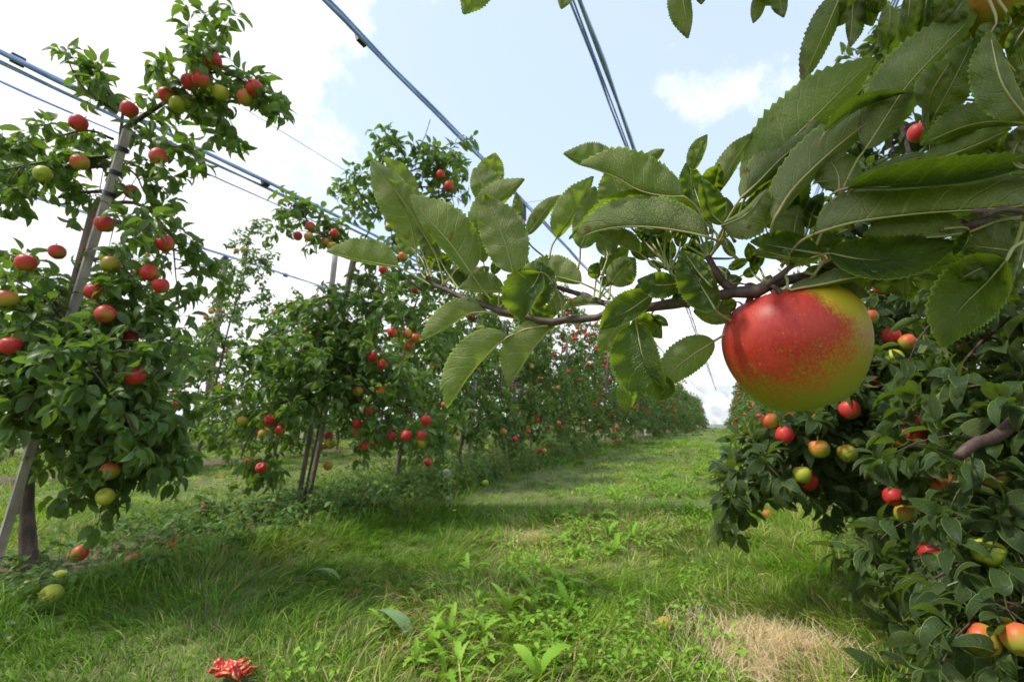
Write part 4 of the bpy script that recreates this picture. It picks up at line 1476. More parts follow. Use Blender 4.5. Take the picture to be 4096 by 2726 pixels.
bar_thing('wooden_stake', 'stake', 'pale grey leaning stake tied to the tall left tree', S(-8, 1290, 1.84), S(293, 300, 1.88), .034, M['stake'], ties=(.90, .955, .85))
bar_thing('wooden_stake', 'stake', 'brown round stake crossing behind the pale stake of the left tree', S(30, 1180, 2.02), S(222, 470, 2.06), .040, M['old_stake'], ties=(.5,), round_=True)
bar_thing('wooden_stake', 'stake', 'grey left stake of the pair at the foot of the second tree', G(682, 1172), S(726, 930, 3.2), .026, M['old_stake'])
bar_thing('wooden_stake', 'stake', 'brown right stake of the pair at the foot of the second tree', G(708, 1160), S(752, 930, 3.36), .028, M['old_stake'])
bar_thing('wooden_stake', 'stake', 'thin brown leader stake high in the second tree behind the leaf', S(772, 800, 3.4), S(816, 585, 3.42), .045, M['stake'], round_=True)
bar_thing('wooden_stake', 'stake', 'pale stake left of the second tree trunk against the white sky', S(745, 850, 4.6), S(772, 580, 4.7), .055, M['stake'], round_=True)
bar_thing('wooden_stake', 'stake', 'brown stake in the left row behind the near branch tip', S(1150, 900, 5.6), S(1163, 740, 5.7), .035, M['old_stake'], round_=True)
bar_thing('wooden_stake', 'stake', 'brown grey stake rising from the left row crowns below the twisted leaf', S(1395, 900, 7.0), S(1402, 810, 7.0), .045, M['old_stake'], round_=True)
for sy in (4.65, 5.8, 8.1):
    bz = float(ground_z(-2.68, sy))
    nm = {4.65: 'fourth', 5.8: 'fifth', 8.1: 'seventh'}[sy]
    bar_thing('wooden_stake', 'stake', f'weathered stake beside the trunk of the {nm} tree in the left row', (-2.60, sy + .1, bz), (-2.6, sy + .38, bz + 2.0), .035, M['stake'])

H = 3.25
CH = EYE + H


def at_height(x, y, h=H):
    r = ray(x * K, y * K)
    return ORG + r * (h / r[2])


def net_post(x, y, label, mat, rad=.05):
    z = float(ground_z(x, y))
    root = empty('net_post', (x, y, z), label=label, category='post', group='tall posts that carry the hail net cables')
    b = np.array([x, y, z]); t = np.array([x, y + .12, CH - .12])
    ac = Acc(); ac.tube(curve([b, t], 8), np.linspace(rad * 1.1, rad * .9, 8), 14)
    link('pole', ac.mesh('pole', mat, b), root)
    ac = Acc()
    ac.tube([t - [0, 0, .16], t + [0, 0, .05], t + [0, 0, .085], t + [0, 0, .1]], [rad * 1.18, rad * 1.18, rad * 1.05, rad * .6], 14)
    link('cap', ac.mesh('cap', M['cap'], b), root)
    return t


XA = float(np.mean([at_height(830, 90)[0], at_height(1105, 365)[0]]))
XB = float(np.mean([at_height(1310, 5)[0], at_height(1450, 335)[0]]))
XC = float(np.mean([at_height(40, 135)[0], at_height(610, 420)[0]]))
XD = float(np.mean([at_height(515, 585)[0], at_height(80, 455)[0]]))
XR = float(np.mean([at_height(2060, 20)[0], at_height(1880, 450)[0]]))
pA = at_height(1190, 462)
pR = at_height(1944, 331)
pD = at_height(515, 588)
net_post(XA, pA[1], 'black capped net post of the left row, seen above the near branch', M['post'])
net_post(XR, pR[1], 'reddish net post of the right row, seen between the near leaves', M['post'])
net_post(XD, pD[1] - .1, 'weathered net post with black cap in the third row to the left', M['post'], .065)
net_post(XA, pA[1] + 12, 'distant net post further back in the left row', M['stake'])


def net_cable(x, label, rolls, clips, y0=-3, y1=60, wire=.009, roll_r=.016, z=CH):
    root = empty('net_cable', (x, y0, z), label=label, category='cable', group='cables of the rolled hail net')
    off = (x, y0, z)
    ysamp = np.linspace(y0, y1, 90)
    sag = .03 * np.cos((ysamp - pA[1]) / 6.0 * math.pi)
    zz = z + sag - .016 * np.maximum(0, ysamp - 12)
    ac = Acc(); ac.tube(np.stack([np.full(90, x), ysamp, zz], -1), wire, 6)
    link('wire', ac.mesh('wire', M['steel'], off), root)
    for (dx, dz, rr) in rolls:
        ac = Acc()
        wob = .005 * np.sin(ysamp * 2.3 + dx * 50) + .004 * np.sin(ysamp * 5.1)
        ac.tube(np.stack([np.full(90, x + dx) + wob, ysamp, zz + dz + wob * .6], -1), rr * .85 * (1 + .25 * np.sin(ysamp * 3.7 + dz * 90)), 7)
        link('net_roll', ac.mesh('net_roll', M['net_roll'], off), root)
    for cy in clips:
        c = np.array([x, cy, z - .01])
        ac = Acc(); ac.box(c - [0, .05, 0], c + [0, .05, 0], .075, .06)
        link('clip', ac.mesh('clip', M['cap'], off, smooth_=False), root)


net_cable(XA, 'net cable running over the left row from the upper middle of the sky', [(.03, -.03, .022), (.05, -.01, .012)], [float(at_height(827, 90)[1])])
net_cable(XB, 'double net cable over the middle of the grass lane', [(.06, -.01, .026), (-.02, -.012, .016)], [])
net_cable(XC, 'thick net cable with black clips crossing the upper left sky', [(-.07, -.05, .024), (.04, -.01, .03), (-.01, .01, .022)],
          [float(at_height(38, 138)[1]), float(at_height(610, 420)[1])], y0=-2)
net_cable(XD, 'lower pale net cable over the third row at the left', [(.02, -.03, .02)], [float(at_height(655, 632)[1]), float(at_height(60, 450)[1])], y0=0)
net_cable(XR, 'net cable over the right row behind the near leaves', [(.04, -.03, .014), (-.03, -.01, .010)], [])
net_cable(float(at_height(620, 285)[0]), 'hair thin wire behind the arching branch in the left sky', [], [], y0=float(at_height(560, 250)[1]), wire=.004)
net_cable(float(at_height(0, 180)[0]), 'thin pale net cable below the thick one at the left', [(.01, -.01, .012)], [], y0=-2, wire=.004)


def cross_wire(p, q, label):
    a = Acc(); p, q = np.asarray(p, float), np.asarray(q, float)
    c = curve([p, (p + q) / 2 + [0, 0, -.05], q], 20)
    a.tube(c, .0035, 5)
    o = link('cross_wire', a.mesh('cross_wire', M['steel'], p), loc=tuple(p))
    o['label'] = label; o['category'] = 'wire'; o['group'] = 'cross wires between the net posts'


cross_wire((XA, pA[1], CH - .05), (XR, pR[1], CH - .05), 'thin cross wire from the capped post to the right row post')
cross_wire((XD, pD[1] + 1.0, CH), (XA, pA[1], CH - .05), 'thin cross wire running left from the capped post')
cross_wire((-9.5, 6.2, 2.6), (-2.9, 9.2, 2.75), 'lowest thin wire low behind the tall left tree')


def canopy():
    """the closed part of the net roof far down the lane and the net hanging at its end"""
    for (xa, xb, lab) in ((XA, XB, 'left half of the white hail net roof closed far down the lane'), (XB, XR, 'right half of the white hail net roof closed far down the lane')):
        nx, ny = 9, 60
        V = []
        for i in range(nx):
            for j in range(ny):
                u, w = i / (nx - 1), j / (ny - 1)
                yy = 20 + w * 40
                V.append((xa + (xb - xa) * u, yy, CH - .016 * max(0, yy - 12) - .45 * math.sin(math.pi * u) + .10 * math.sin(yy * 1.9 + u * 5) * math.sin(math.pi * u)))
        q = [(i * ny + j, (i + 1) * ny + j, (i + 1) * ny + j + 1, i * ny + j + 1) for i in range(nx - 1) for j in range(ny - 1)]
        o = link('hail_net', np_mesh('hail_net', np.array(V), [np.array(q)], M['net']), label=lab, category='net')
    V, q = [], []
    nx, nz = 80, 12
    for i in range(nx):
        for j in range(nz):
            V.append((-14 + i * .3, 60 + .25 * math.sin(i * 1.3), -1.15 + j * .43))
    q = [(i * nz + j, (i + 1) * nz + j, (i + 1) * nz + j + 1, i * nz + j + 1) for i in range(nx - 1) for j in range(nz - 1)]
    link('hail_net', np_mesh('hail_net', np.array(V), [np.array(q)], M['net']), label='white net hanging to the ground at the far end of the lane', category='net')


canopy()


# ------------------------------------------------------------------ the near branch
TILES = {1: (1300, 600, 2.614), 2: (2000, 500, 2.614), 3: (1600, 1050, 2.614), 4: (2300, 1000, 2.4125), 5: (2700, 200, 2.091),
         6: (3100, 500, 2.24), 7: (3296, 0, 2.614), 8: (3000, 900, 1.96), 9: (2700, 0, 1.568), 0: (0, 0, 1.0)}


def px(tile, u, v):
    a, b, s = TILES[tile]
    return a + u / s, b + v / s


def near_depth(x):
    return float(np.interp(x, [1300, 1720, 2200, 2700, 3160, 3600, 4096, 4800], [.43, .415, .36, .305, .275, .25, .225, .20]))


def hero_leaf_mesh(tile, pts, wl, wr, side, dz, r, bend=0.0):
    """blade + midrib built in space from the midrib's course, its two visible half widths and its distance"""
    ts = TILES[tile][2]
    c = np.array([px(tile, *p) for p in pts])
    n = 41
    c = curve(c, n)
    length = np.sum(np.linalg.norm(np.diff(c, axis=0), axis=1))
    wl, wr = wl / ts * 1.10, wr / ts * 1.10
    d0 = near_depth(c[0][0]) + dz * .01
    d1 = d0 + (near_depth(c[-1][0]) - near_depth(c[0][0])) * .55 + r.uniform(-.012, .012) + bend * .01
    t = np.linspace(0, 1, n)
    dep = d0 + (d1 - d0) * t + .006 * np.sin(math.pi * t) * r.uniform(-1, 1)
    T = norm(np.gradient(c, axis=0))
    left = np.stack([T[:, 1], -T[:, 0]], -1)
    prof = np.sin(np.pi * np.clip(t, 0, 1) ** .84) ** .60
    prof *= 1 - .38 * np.clip((t - .74) / .26, 0, 1) ** 1.3
    prof[0] = prof[-1] = 0
    W = max(wl, wr, .26 * length) * 1.04
    cols = 5
    V, uv = [], []
    sg = 1 if side == 'u' else -1
    ph = r.uniform(0, 6.28, 2)
    teeth = 20
    tooth = np.where(np.arange(n) % 2 == 1, 1.055, .97) * (1 + .015 * r.normal(0, 1, n))
    for s, w in ((-1, wr), (1, wl)):
        off = math.sqrt(max(0, W * W - w * w)) * .62
        for k in range(1, cols + 1):
            f = k / cols
            ff = f * np.where(k == cols, tooth, 1.0)
            wave = .0020 * math.sin(0) + .0034 * np.sin(t * (7.5 + 2.2 * ph[0] / 6) + ph[(s + 1) // 2]) * f ** 2 + .0013 * np.sin(t * 27 + ph[0]) * f
            shift = (.010 * length) * (np.arange(n) % 2 == 1) * (k == cols)
            x = c + left * (s * w * prof * ff)[:, None] + T * shift[:, None]
            arch = .0026 * math.sin(f * math.pi)
            dd = dep + sg * (off * prof * f ** 1.25) * dep / F + wave - sg * arch * prof
            for i in range(n):
                V.append(P(x[i, 0], x[i, 1], dd[i])); uv.append((t[i], .5 + .5 * s * f))
    mid0 = len(V)
    for i in range(n):
        V.append(P(c[i, 0], c[i, 1], dep[i])); uv.append((t[i], .5))
    V = np.array(V)

    def vid(s, k, i):
        if k == 0:
            return mid0 + i
        return (0 if s < 0 else cols * n) + (k - 1) * n + i
    q = []
    for s in (-1, 1):
        for k in range(cols):
            for i in range(n - 1):
                f = [vid(s, k, i), vid(s, k + 1, i), vid(s, k + 1, i + 1), vid(s, k, i + 1)]
                q.append(f if s > 0 else f[::-1])
    q = np.array(q)
    # make the upper side the front of the faces
    a, b, cc = V[q[:, 0]], V[q[:, 1]], V[q[:, 2]]
    nrm = np.cross(b - a, cc - a)
    view = ORG - (a + cc) / 2
    facing = np.sum(nrm * view) > 0
    if facing != (side == 't'):
        q = q[:, ::-1]
    return V, q, np.array(uv), c, dep


r6 = np.random.default_rng(606)
HERO_BASE = np.array([0.95, 0.42, 0.0])
hero = empty('apple_tree', HERO_BASE, label='nearest apple tree whose branch of large leaves reaches across the picture',
             category='apple tree', group='apple trees of the right row')

# wood: (tile, u, v, depth offset cm), radius in photograph pixels
MAIN = [(1, 1060, 1330, 0, 7), (1, 1110, 1400, 0, 8), (1, 1210, 1430, 0, 9), (3, 480, 280, 0, 10), (3, 620, 350, 0, 11), (3, 720, 395, 0, 14), (3, 880, 440, 0, 12), (3, 1030, 505, 0, 14), (3, 1220, 535, 0, 13),
        (3, 1390, 578, 0, 15), (3, 1560, 625, 0, 17), (3, 1760, 592, 0, 13), (3, 1960, 588, 0, 15), (3, 2110, 560, 0, 14), (4, 260, 610, 0, 14), (4, 470, 590, 0, 17), (4, 760, 545, 0, 20),
        (4, 980, 510, 0, 22), (4, 1160, 480, 0, 20), (4, 1380, 440, 0, 22), (4, 1540, 405, 0, 24), (4, 1700, 410, 0, 25), (4, 1830, 375, 0, 24), (8, 110, 480, 0, 22), (8, 300, 430, .5, 22), (8, 520, 390, 1, 24),
        (6, 640, 1200, 2, 26), (6, 900, 1020, 3, 28), (6, 1500, 930, 4, 30), (6, 2231, 860, 5, 34), (0, 4500, 850, 9, 38)]


def wood(pts, name, n=60, end=None, sides=10):
    P3 = []
    rad = []
    for (tl, u, v, dzc, rp) in pts:
        x, y = px(tl, u, v)
        d = near_depth(x) + dzc * .01
        P3.append(P(x, y, d)); rad.append(rp * d / F)
    if end is not None:
        P3 += [np.array(e[:3]) for e in end]; rad += [e[3] for e in end]
    P3 = np.array(P3); rad = np.array(rad)
    C4 = curve(np.column_stack([P3, rad]), n)
    rr = C4[:, 3] * (1 + .07 * np.sin(np.arange(n) * 1.7) + .05 * r6.normal(0, 1, n))
    a = Acc(); a.tube(C4[:, :3], rr, sides)
    return link(name, a.mesh(name, M['twig'], HERO_BASE), hero)


wood(MAIN, 'branch', 110, end=[(.75, .40, .86, .009), (.95, .44, .84, .012)], sides=12)
wood([(3, 1560, 225, 1, 8), (3, 1700, 275, 1, 9), (3, 1860, 325, 1, 10), (3, 2000, 380, 1, 11), (4, 60, 420, .8, 11), (4, 220, 490, .5, 12), (4, 340, 530, .3, 13), (4, 500, 585, 0, 14)], 'branch', 40)
wood([(4, 1560, 395, 0, 15), (4, 1450, 330, 0, 18), (4, 1370, 240, -.2, 17), (4, 1310, 120, -.3, 14), (4, 1280, 60, -.3, 12)], 'spur', 20)
wood([(4, 960, 500, .3, 14), (4, 980, 380, .5, 15), (4, 960, 250, .6, 15), (4, 930, 190, .6, 13)], 'spur', 16)
wood([(4, 1700, 410, 0, 16), (4, 1680, 500, .2, 14), (4, 1650, 590, .5, 13)], 'spur', 10)
wood([(8, 130, 480, 0, 14), (8, 190, 430, -.3, 13), (8, 300, 340, -.3, 10), (8, 330, 300, -.3, 8)], 'spur', 12)
wood([(8, 160, 470, 0, 10), (8, 215, 500, -.6, 10), (8, 235, 545, -.8, 8)], 'spur', 8)
wood([(6, 900, 1020, 3, 14), (6, 740, 960, 2, 12), (6, 690, 930, 1.6, 10)], 'spur', 10)
wood([(0, 4500, 850, 9, 16), (0, 4180, 400, 8, 18), (0, 3900, -150, 8, 16), (0, 3300, -260, 9, 13), (0, 2800, -300, 11, 11), (0, 2500, -300, 12, 8)], 'branch', 50)
a = Acc()
a.tube(curve([HERO_BASE - [0, 0, .03], HERO_BASE + [.0, .0, .4], (.95, .44, .84), (.96, .5, 1.5), (.93, .6, 2.1)], 24), np.linspace(.036, .015, 24), 12)
link('trunk', a.mesh('trunk', M['bark'], HERO_BASE), hero)
a = Acc()
a.tube(curve([(.95, .5, 1.45), P(4500, 400, .36), P(4180, 400, .305)], 12), np.linspace(.012, .004, 12), 8)
link('branch', a.mesh('branch', M['twig'], HERO_BASE), hero)

# (tile, midrib base..tip, visible half width on the left of the course, on the right, side seen, distance offset cm, stalk course back to the wood)
A = 'auto'
LEAVES = [
    (1, [(770, 1225), (450, 1165), (200, 1110), (10, 1062)], 22, 215, 'u', 0, [(930, 1310), (1110, 1410)]),
    (1, [(925, 620), (800, 330), (700, 180), (612, 78)], 70, 130, 'u', 2.2, [(960, 900), (1120, 1330)]),
    (1, [(950, 1030), (890, 760), (740, 480), (590, 260), (480, 108)], 200, 165, 'u', .8, [(960, 1150), (1010, 1290), (1060, 1345)]),
    (1, [(1110, 1010), (1010, 830), (880, 620), (760, 450), (662, 312)], 24, 205, 'u', -.3, [(1170, 1130), (1220, 1300), (1240, 1400)]),
    (1, [(1530, 1290), (1330, 1000), (1180, 830), (1020, 650), (890, 470)], 95, 285, 'u', -1.5, [(1620, 1420), (1740, 1568)]),
    (1, [(1190, 1120), (1080, 950), (960, 800)], 90, 60, 'u', -.2 + 1.0, [(1260, 1250), (1400, 1450)]),
    (1, [(965, 1075), (860, 980), (740, 850)], 85, 60, 'u', 2.6, [(1030, 1180), (1080, 1320)]),
    (1, [(1290, 1230), (1160, 1180), (1040, 1112)], 70, 45, 't', 2.4, [(1330, 1330), (1360, 1450)]),
    (1, [(1965, 1285), (1930, 1120), (1860, 900), (1760, 680), (1668, 462)], 205, 235, 'u', -1.0, [(1975, 1400), (1990, 1500), (2010, 1640)]),
    (1, [(1640, 950), (1680, 700), (1830, 500), (2089, 302)], 175, 75, 'u', 1.0, A),
    (1, [(1800, 560), (1720, 470), (1640, 350), (1555, 188)], 125, 190, 'u', 1.8, A),
    (1, [(1730, 430), (1742, 250), (1765, 130), (1780, 28)], 150, 118, 'u', 2.6, A),
    (1, [(1480, 1460), (1380, 1370), (1250, 1245)], 50, 90, 'u', 2.0, A),
    (1, [(1660, 1180), (1560, 900), (1500, 640)], 50, 110, 'u', 1.8, A),
    (2, [(140, 1050), (190, 880), (170, 700)], 60, 50, 'u', 1.2, A),
    (3, [(1095, 302), (950, 300), (790, 290), (612, 270)], 20, 185, 'u', .8, A),
    (3, [(1470, 100), (1400, 230), (1310, 340), (1262, 612)], 110, 235, 't', -2.2, [(1560, 160), (1680, 380), (1700, 560)]),
    (3, [(1330, 470), (1420, 330), (1490, 180), (1440, -20)], 110, 150, 't', -1.6, [(1340, 520), (1390, 578)]),
    (3, [(885, 515), (700, 540), (450, 690), (205, 820)], 14, 190, 'u', -.3, [(1020, 545), (1260, 590)]),
    (3, [(1140, 770), (930, 930), (720, 1170), (570, 1400), (493, 1530)], 14, 265, 'u', -.8, [(1340, 690), (1555, 655)]),
    (3, [(1600, 665), (1430, 850), (1300, 1030), (1140, 1305)], 12, 265, 'u', .5, [(1600, 640)]),
    (3, [(1900, 215), (1700, 160), (1500, 110), (1290, 60)], 45, 200, 'u', .4, [(2090, 310), (2260, 480)]),
    (3, [(2090, 435), (1900, 440), (1680, 500)], 10, 88, 'u', .5, [(2200, 450)]),
    (3, [(1650, 520), (1600, 400), (1480, 265)], 60, 110, 'u', .6, A),
    (3, [(1640, 535), (1500, 510), (1335, 440)], 70, 70, 't', 1.4, A),
    (3, [(1180, 480), (1010, 430), (830, 325)], 60, 80, 't', 1.8, A),
    (3, [(1340, 240), (1400, 150), (1290, 50)], 90, 60, 'u', 1.2, A),
    (2, [(290, 1150), (470, 900), (650, 730)], 95, 50, 'u', 1.6, A),
    (2, [(590, 1185), (750, 940), (880, 730), (980, 535)], 190, 55, 'u', 1.0, [(545, 1260), (512, 1400)]),
    (2, [(840, 1290), (920, 1080), (960, 860), (990, 640)], 160, 140, 'u', .4, [(835, 1400), (815, 1500)]),
    (2, [(1250, 390), (1050, 400), (850, 370), (660, 300)], 55, 195, 'u', 1.2, A),
    (2, [(1935, 755), (1700, 740), (1450, 680), (1180, 530), (833, 410)], 12, 345, 'u', -.8, [(2080, 900), (2180, 1200)]),
    (2, [(1310, 960), (1270, 760), (1200, 590), (1130, 440)], 215, 170, 'u', .8, A),
    (2, [(1480, 420), (1590, 360), (1722, 253)], 80, 40, 'u', 1.6, A),
    (2, [(2190, 1175), (1900, 1110), (1500, 1062), (1100, 1085), (762, 1197)], 12, 300, 'u', -1.6, [(2330, 1250), (2480, 1400)]),
    (2, [(2150, 1030), (1800, 880), (1250, 900), (718, 1200)], 20, 185, 't', .9, A),
    (2, [(1470, 1345), (1300, 1260), (1020, 1130)], 20, 150, 'u', .5, [(1570, 1430), (1670, 1525)]),
    (2, [(1130, 1368), (1100, 1240), (1060, 1100)], 90, 120, 'u', 1.0, [(1105, 1450), (1060, 1568)]),
    (2, [(1110, 1500), (1210, 1400), (1350, 1270)], 80, 80, 'u', 1.8, A),
    (2, [(1690, 1370), (1600, 1330), (1440, 1230)], 40, 70, 'u', 1.2, A),
    (2, [(1640, 1330), (1560, 1200), (1400, 1090)], 60, 110, 't', 1.6, A),
    (2, [(1700, 1400), (1730, 1250), (1760, 1080)], 90, 60, 't', 1.8, A),
    (2, [(1740, 1100), (1620, 1090), (1450, 1070)], 60, 60, 't', 1.4, [(1720, 1300), (1730, 1500)]),
    (5, [(140, 1010), (190, 860), (270, 706)], 75, 50, 'u', 1.0, A),
    (5, [(215, 1310), (150, 1120), (95, 940)], 110, 90, 't', .8, A),
    (4, [(345, 335), (430, 210), (580, 75)], 110, 150, 'u', 1.2, [(330, 470)]),
    (4, [(205, 280), (200, 200), (225, 118)], 70, 45, 't', 1.8, [(180, 470)]),
    (4, [(350, 330), (300, 300), (240, 262)], 50, 45, 't', 1.6, A),
    (4, [(745, 425), (560, 555), (400, 650), (240, 762)], 95, 165, 't', -1.2, [(790, 400), (850, 480)]),
    (4, [(1005, 322), (850, 340), (720, 330), (600, 290)], 115, 120, 't', -.4, [(1060, 320), (1000, 420)]),
    (4, [(1362, 585), (1250, 400), (1130, 200), (1020, 0)], 190, 135, 't', -1.4, [(1430, 640), (1520, 690)]),
    (4, [(1310, 345), (1180, 200), (1050, 10)], 20, 110, 'u', -1.9, A),
    (4, [(990, 340), (1040, 430), (1100, 560)], 90, 90, 't', .2, A),
    (4, [(1515, 640), (1350, 620), (1140, 590)], 90, 110, 'u', .6, [(1620, 555)]),
    (4, [(1345, 875), (1150, 1000), (980, 1130), (800, 1330)], 135, 175, 'u', .2, [(1435, 820), (1620, 700)]),
    (4, [(588, 700), (620, 880), (650, 1020), (700, 1170), (770, 1290), (800, 1452)], 150, 290, 't', -1.8, [(590, 640), (560, 590)]),
    (4, [(700, 1130), (800, 1230), (905, 1340), (770, 1470)], 60, 40, 't', -2.1, [(690, 1100)]),
    (4, [(500, 630), (390, 780), (235, 985)], 110, 130, 'u', .6, A),
    (4, [(560, 670), (700, 720), (840, 850)], 100, 80, 't', .6, A),
    (4, [(560, 1240), (530, 1400), (498, 1562)], 60, 120, 'u', .3, A),
    (4, [(720, 375), (650, 370), (568, 380)], 30, 55, 'u', .4, A),
    (5, [(600, 1200), (880, 850), (1140, 590), (1450, 280), (1680, 68)], 290, 160, 'u', .2, [(520, 1400), (430, 1560)]),
    (5, [(545, 1245), (700, 1100), (920, 880), (1310, 575)], 170, 70, 'u', -.8, [(450, 1400), (360, 1568)]),
    (5, [(822, 1430), (980, 1170), (1250, 900), (1550, 650), (1970, 345)], 215, 75, 'u', -1.8, [(800, 1568), (790, 1680)]),
    (5, [(1250, 700), (1500, 510), (1750, 410), (1960, 350)], 90, 10, 't', -1.3, A),
    (5, [(1370, 1190), (1360, 1040), (1270, 880)], 190, 190, 'u', -.3, [(1390, 1260), (1400, 1330)]),
    (5, [(850, 1480), (980, 1280), (1130, 1030)], 30, 100, 't', .6, A),
    (5, [(330, 1215), (480, 950), (660, 690)], 110, 45, 'u', .9, A),
    (5, [(310, 1225), (330, 1090), (372, 955)], 100, 75, 't', .6, A),
    (5, [(390, 1470), (600, 1370), (775, 1155)], 40, 180, 'u', -2.2, [(440, 1520), (500, 1600)]),
    (5, [(400, 1460), (290, 1340), (215, 1080)], 60, 140, 't', -2.0, A),
    (5, [(560, 1350), (690, 1220), (815, 1080)], 40, 80, 't', .2, A),
    (5, [(1000, 1660), (1000, 1480), (1045, 1295)], 190, 80, 'u', .5, A),
    (5, [(1130, 1370), (1120, 1300), (1115, 1225)], 70, 65, 't', 1.1, A),
    (5, [(1110, 1500), (1160, 1330), (1245, 1190)], 70, 60, 't', .7, A),
    (5, [(440, 1430), (430, 1340), (425, 1230)], 70, 60, 'u', .8, A),
    (6, [(340, 982), (700, 872), (1300, 792), (2231, 720), (2750, 560)], 360, 14, 'u', -2.0, [(200, 1070), (60, 1260)]),
    (6, [(650, 565), (1200, 545), (1800, 480), (2500, 300)], 215, 25, 't', -.6, A),
    (6, [(700, 560), (900, 440), (1250, 300), (1520, 290)], 60, 20, 'u', -.3, A),
    (6, [(1290, 335), (1500, 290), (1800, 180), (2125, 28)], 125, 60, 'u', -.2, A),
    (6, [(1725, 965), (1400, 1005), (1100, 1000), (780, 1000)], 14, 250, 'u', .6, [(2000, 860), (2231, 830)]),
    (6, [(2290, 1150), (2000, 1110), (1700, 1075)], 110, 240, 'u', .8, A),
    (6, [(1740, 945), (1720, 1050), (1595, 1172)], 20, 90, 't', .5, A),
    (6, [(480, 1150), (850, 1210), (1250, 1180), (1645, 1050)], 200, 160, 't', -.2, [(290, 1200), (120, 1290)]),
    (6, [(120, 1475), (400, 1430), (800, 1355), (1455, 1335)], 105, 30, 'u', -.8, [(110, 1380), (60, 1330)]),
    (6, [(300, 1500), (560, 1540), (852, 1530)], 150, 30, 'u', .8, A),
    (8, [(2010, 275), (1850, 450), (1620, 690), (1500, 955)], 215, 270, 't', -.6, [(2060, 180), (2150, 130)]),
    (8, [(1990, 290), (1830, 330), (1640, 425)], 90, 90, 'u', .6, A),
    (8, [(545, 225), (330, 190), (0, 130)], 60, 125, 't', -.4, A),
    (8, [(320, 265), (180, 250), (20, 235)], 16, 105, 'u', -1.0, A),
    (8, [(430, 366), (530, 360), (640, 346)], 45, 10, 't', -.4, A),
    (6, [(330, 1000), (470, 1040), (620, 1075)], 60, 50, 'u', .6, A),
    (8, [(1235, 400), (1225, 500), (1215, 590)], 25, 120, 'u', 1.4, A),
    (8, [(600, 520), (760, 480), (930, 560)], 60, 70, 'u', 1.2, A),
    (9, [(1050, -60), (970, 130), (880, 330), (792, 533)], 55, 100, 'u', 3.0, A),
    (9, [(1130, -40), (1080, 60), (985, 175)], 50, 60, 'u', 3.5, A),
    (9, [(30, -130), (60, 60), (82, 243)], 45, 95, 'u', 4.0, A),
    (9, [(540, -60), (520, 40), (490, 148)], 40, 40, 'u', 4.0, A),
    (9, [(600, -90), (600, -20), (560, 36)], 50, 50, 'u', 4.0, A),
    (9, [(655, -90), (660, 20), (682, 112)], 45, 60, 'u', 4.0, A),
    (9, [(150, -60), (160, -20), (165, 30)], 30, 30, 'u', 4.0, A),
    (0, [(1950, -150), (1910, -40), (1853, 58)], 60, 60, 'u', 12.0, A),
    (0, [(2260, -110), (2262, -30), (2245, 38)], 35, 35, 'u', 12.0, A),
    (9, [(1120, -70), (1110, 110), (1097, 298)], 80, 38, 'u', 2.6, A),
    (9, [(1180, -90), (1205, 40), (1238, 166)], 70, 110, 't', 2.0, A),
    (9, [(1290, -60), (1260, 20), (1225, 90)], 60, 60, 'u', 2.4, A),
    (7, [(900, -120), (880, 150), (800, 477)], 130, 75, 'u', 1.8, A),
    (7, [(1090, -100), (1040, 150), (975, 402)], 95, 75, 't', 1.2, A),
    (7, [(1330, -90), (1200, 150), (1030, 385)], 110, 100, 'u', .6, A),
    (7, [(1480, -20), (1350, 150), (1150, 335)], 130, 90, 'u', .9, A),
    (7, [(430, 1562), (820, 960), (1090, 650), (1430, 300), (1600, 140)], 320, 190, 'u', -.4, [(300, 1760), (-100, 2600)]),
    (7, [(1080, 1170), (1130, 950), (1340, 620)], 175, 90, 'u', .5, A),
    (7, [(1160, 1200), (1350, 850), (1570, 400)], 200, 200, 'u', .9, A),
    (7, [(2100, 1290), (1800, 1270), (1450, 1330), (1000, 1522)], 70, 210, 'u', .2, A),
    (7, [(2100, 1215), (1950, 1030), (1830, 790), (1730, 320)], 300, 130, 'u', -.3, A),
    (7, [(2110, 290), (2010, 430), (1925, 620)], 70, 95, 't', .6, A),
    (7, [(1995, 1005), (2060, 840), (2170, 640)], 90, 90, 'u', 1.0, A),
    (7, [(1700, 1568), (1660, 1450), (1600, 1325)], 70, 80, 't', .8, A),
    (7, [(1950, 1660), (2020, 1500), (2160, 1320)], 120, 100, 'u', .6, A),
    (7, [(1800, 250), (1700, 400), (1610, 520)], 110, 120, 'u', 1.4, A),
    (7, [(1950, 250), (1870, 290), (1650, 330)], 60, 60, 'u', 1.5, A),
    (6, [(2231, 1020), (2180, 1250), (2120, 1420)], 40, 60, 'u', 1.0, A),
    (7, [(2140, 60), (2010, 160), (1900, 300)], 100, 90, 't', 1.6, A),
]
# the rest of this tree's crown rises above and beside the view and shades the branch's right part
rc = np.random.default_rng(31)
crown_p, crown_d, crown_n, crown_s = [], [], [], []
for i in range(46):
    p0 = np.array([.93, .5, rc.uniform(.95, 2.1)])
    az = rc.uniform(0, 6.28)
    ln = rc.uniform(.4, .85) * (1 - .25 * (p0[2] - .95))
    e = p0 + [math.cos(az) * ln, math.sin(az) * ln, rc.uniform(-.1, .25)]
    a_, b_, c_, d_, tw_ = leaves_on(np.array([p0, (p0 + e) / 2 + [0, 0, .06], e]), rc, .05, 7, (.075, .11), .3, .4)
    crown_p += a_; crown_d += b_; crown_n += c_; crown_s += d_
crown_p, crown_d, crown_n, crown_s = map(np.array, (crown_p, crown_d, crown_n, crown_s))
dd_ = crown_p - ORG
zc_ = dd_ @ FWD
uu, vv_ = (dd_ @ RIGHT) / np.maximum(zc_, .01), (dd_ @ UPV) / np.maximum(zc_, .01)
seen = (zc_ > -.1) & (np.abs(uu) < 1.22) & (vv_ < .90) & (vv_ > -.95)
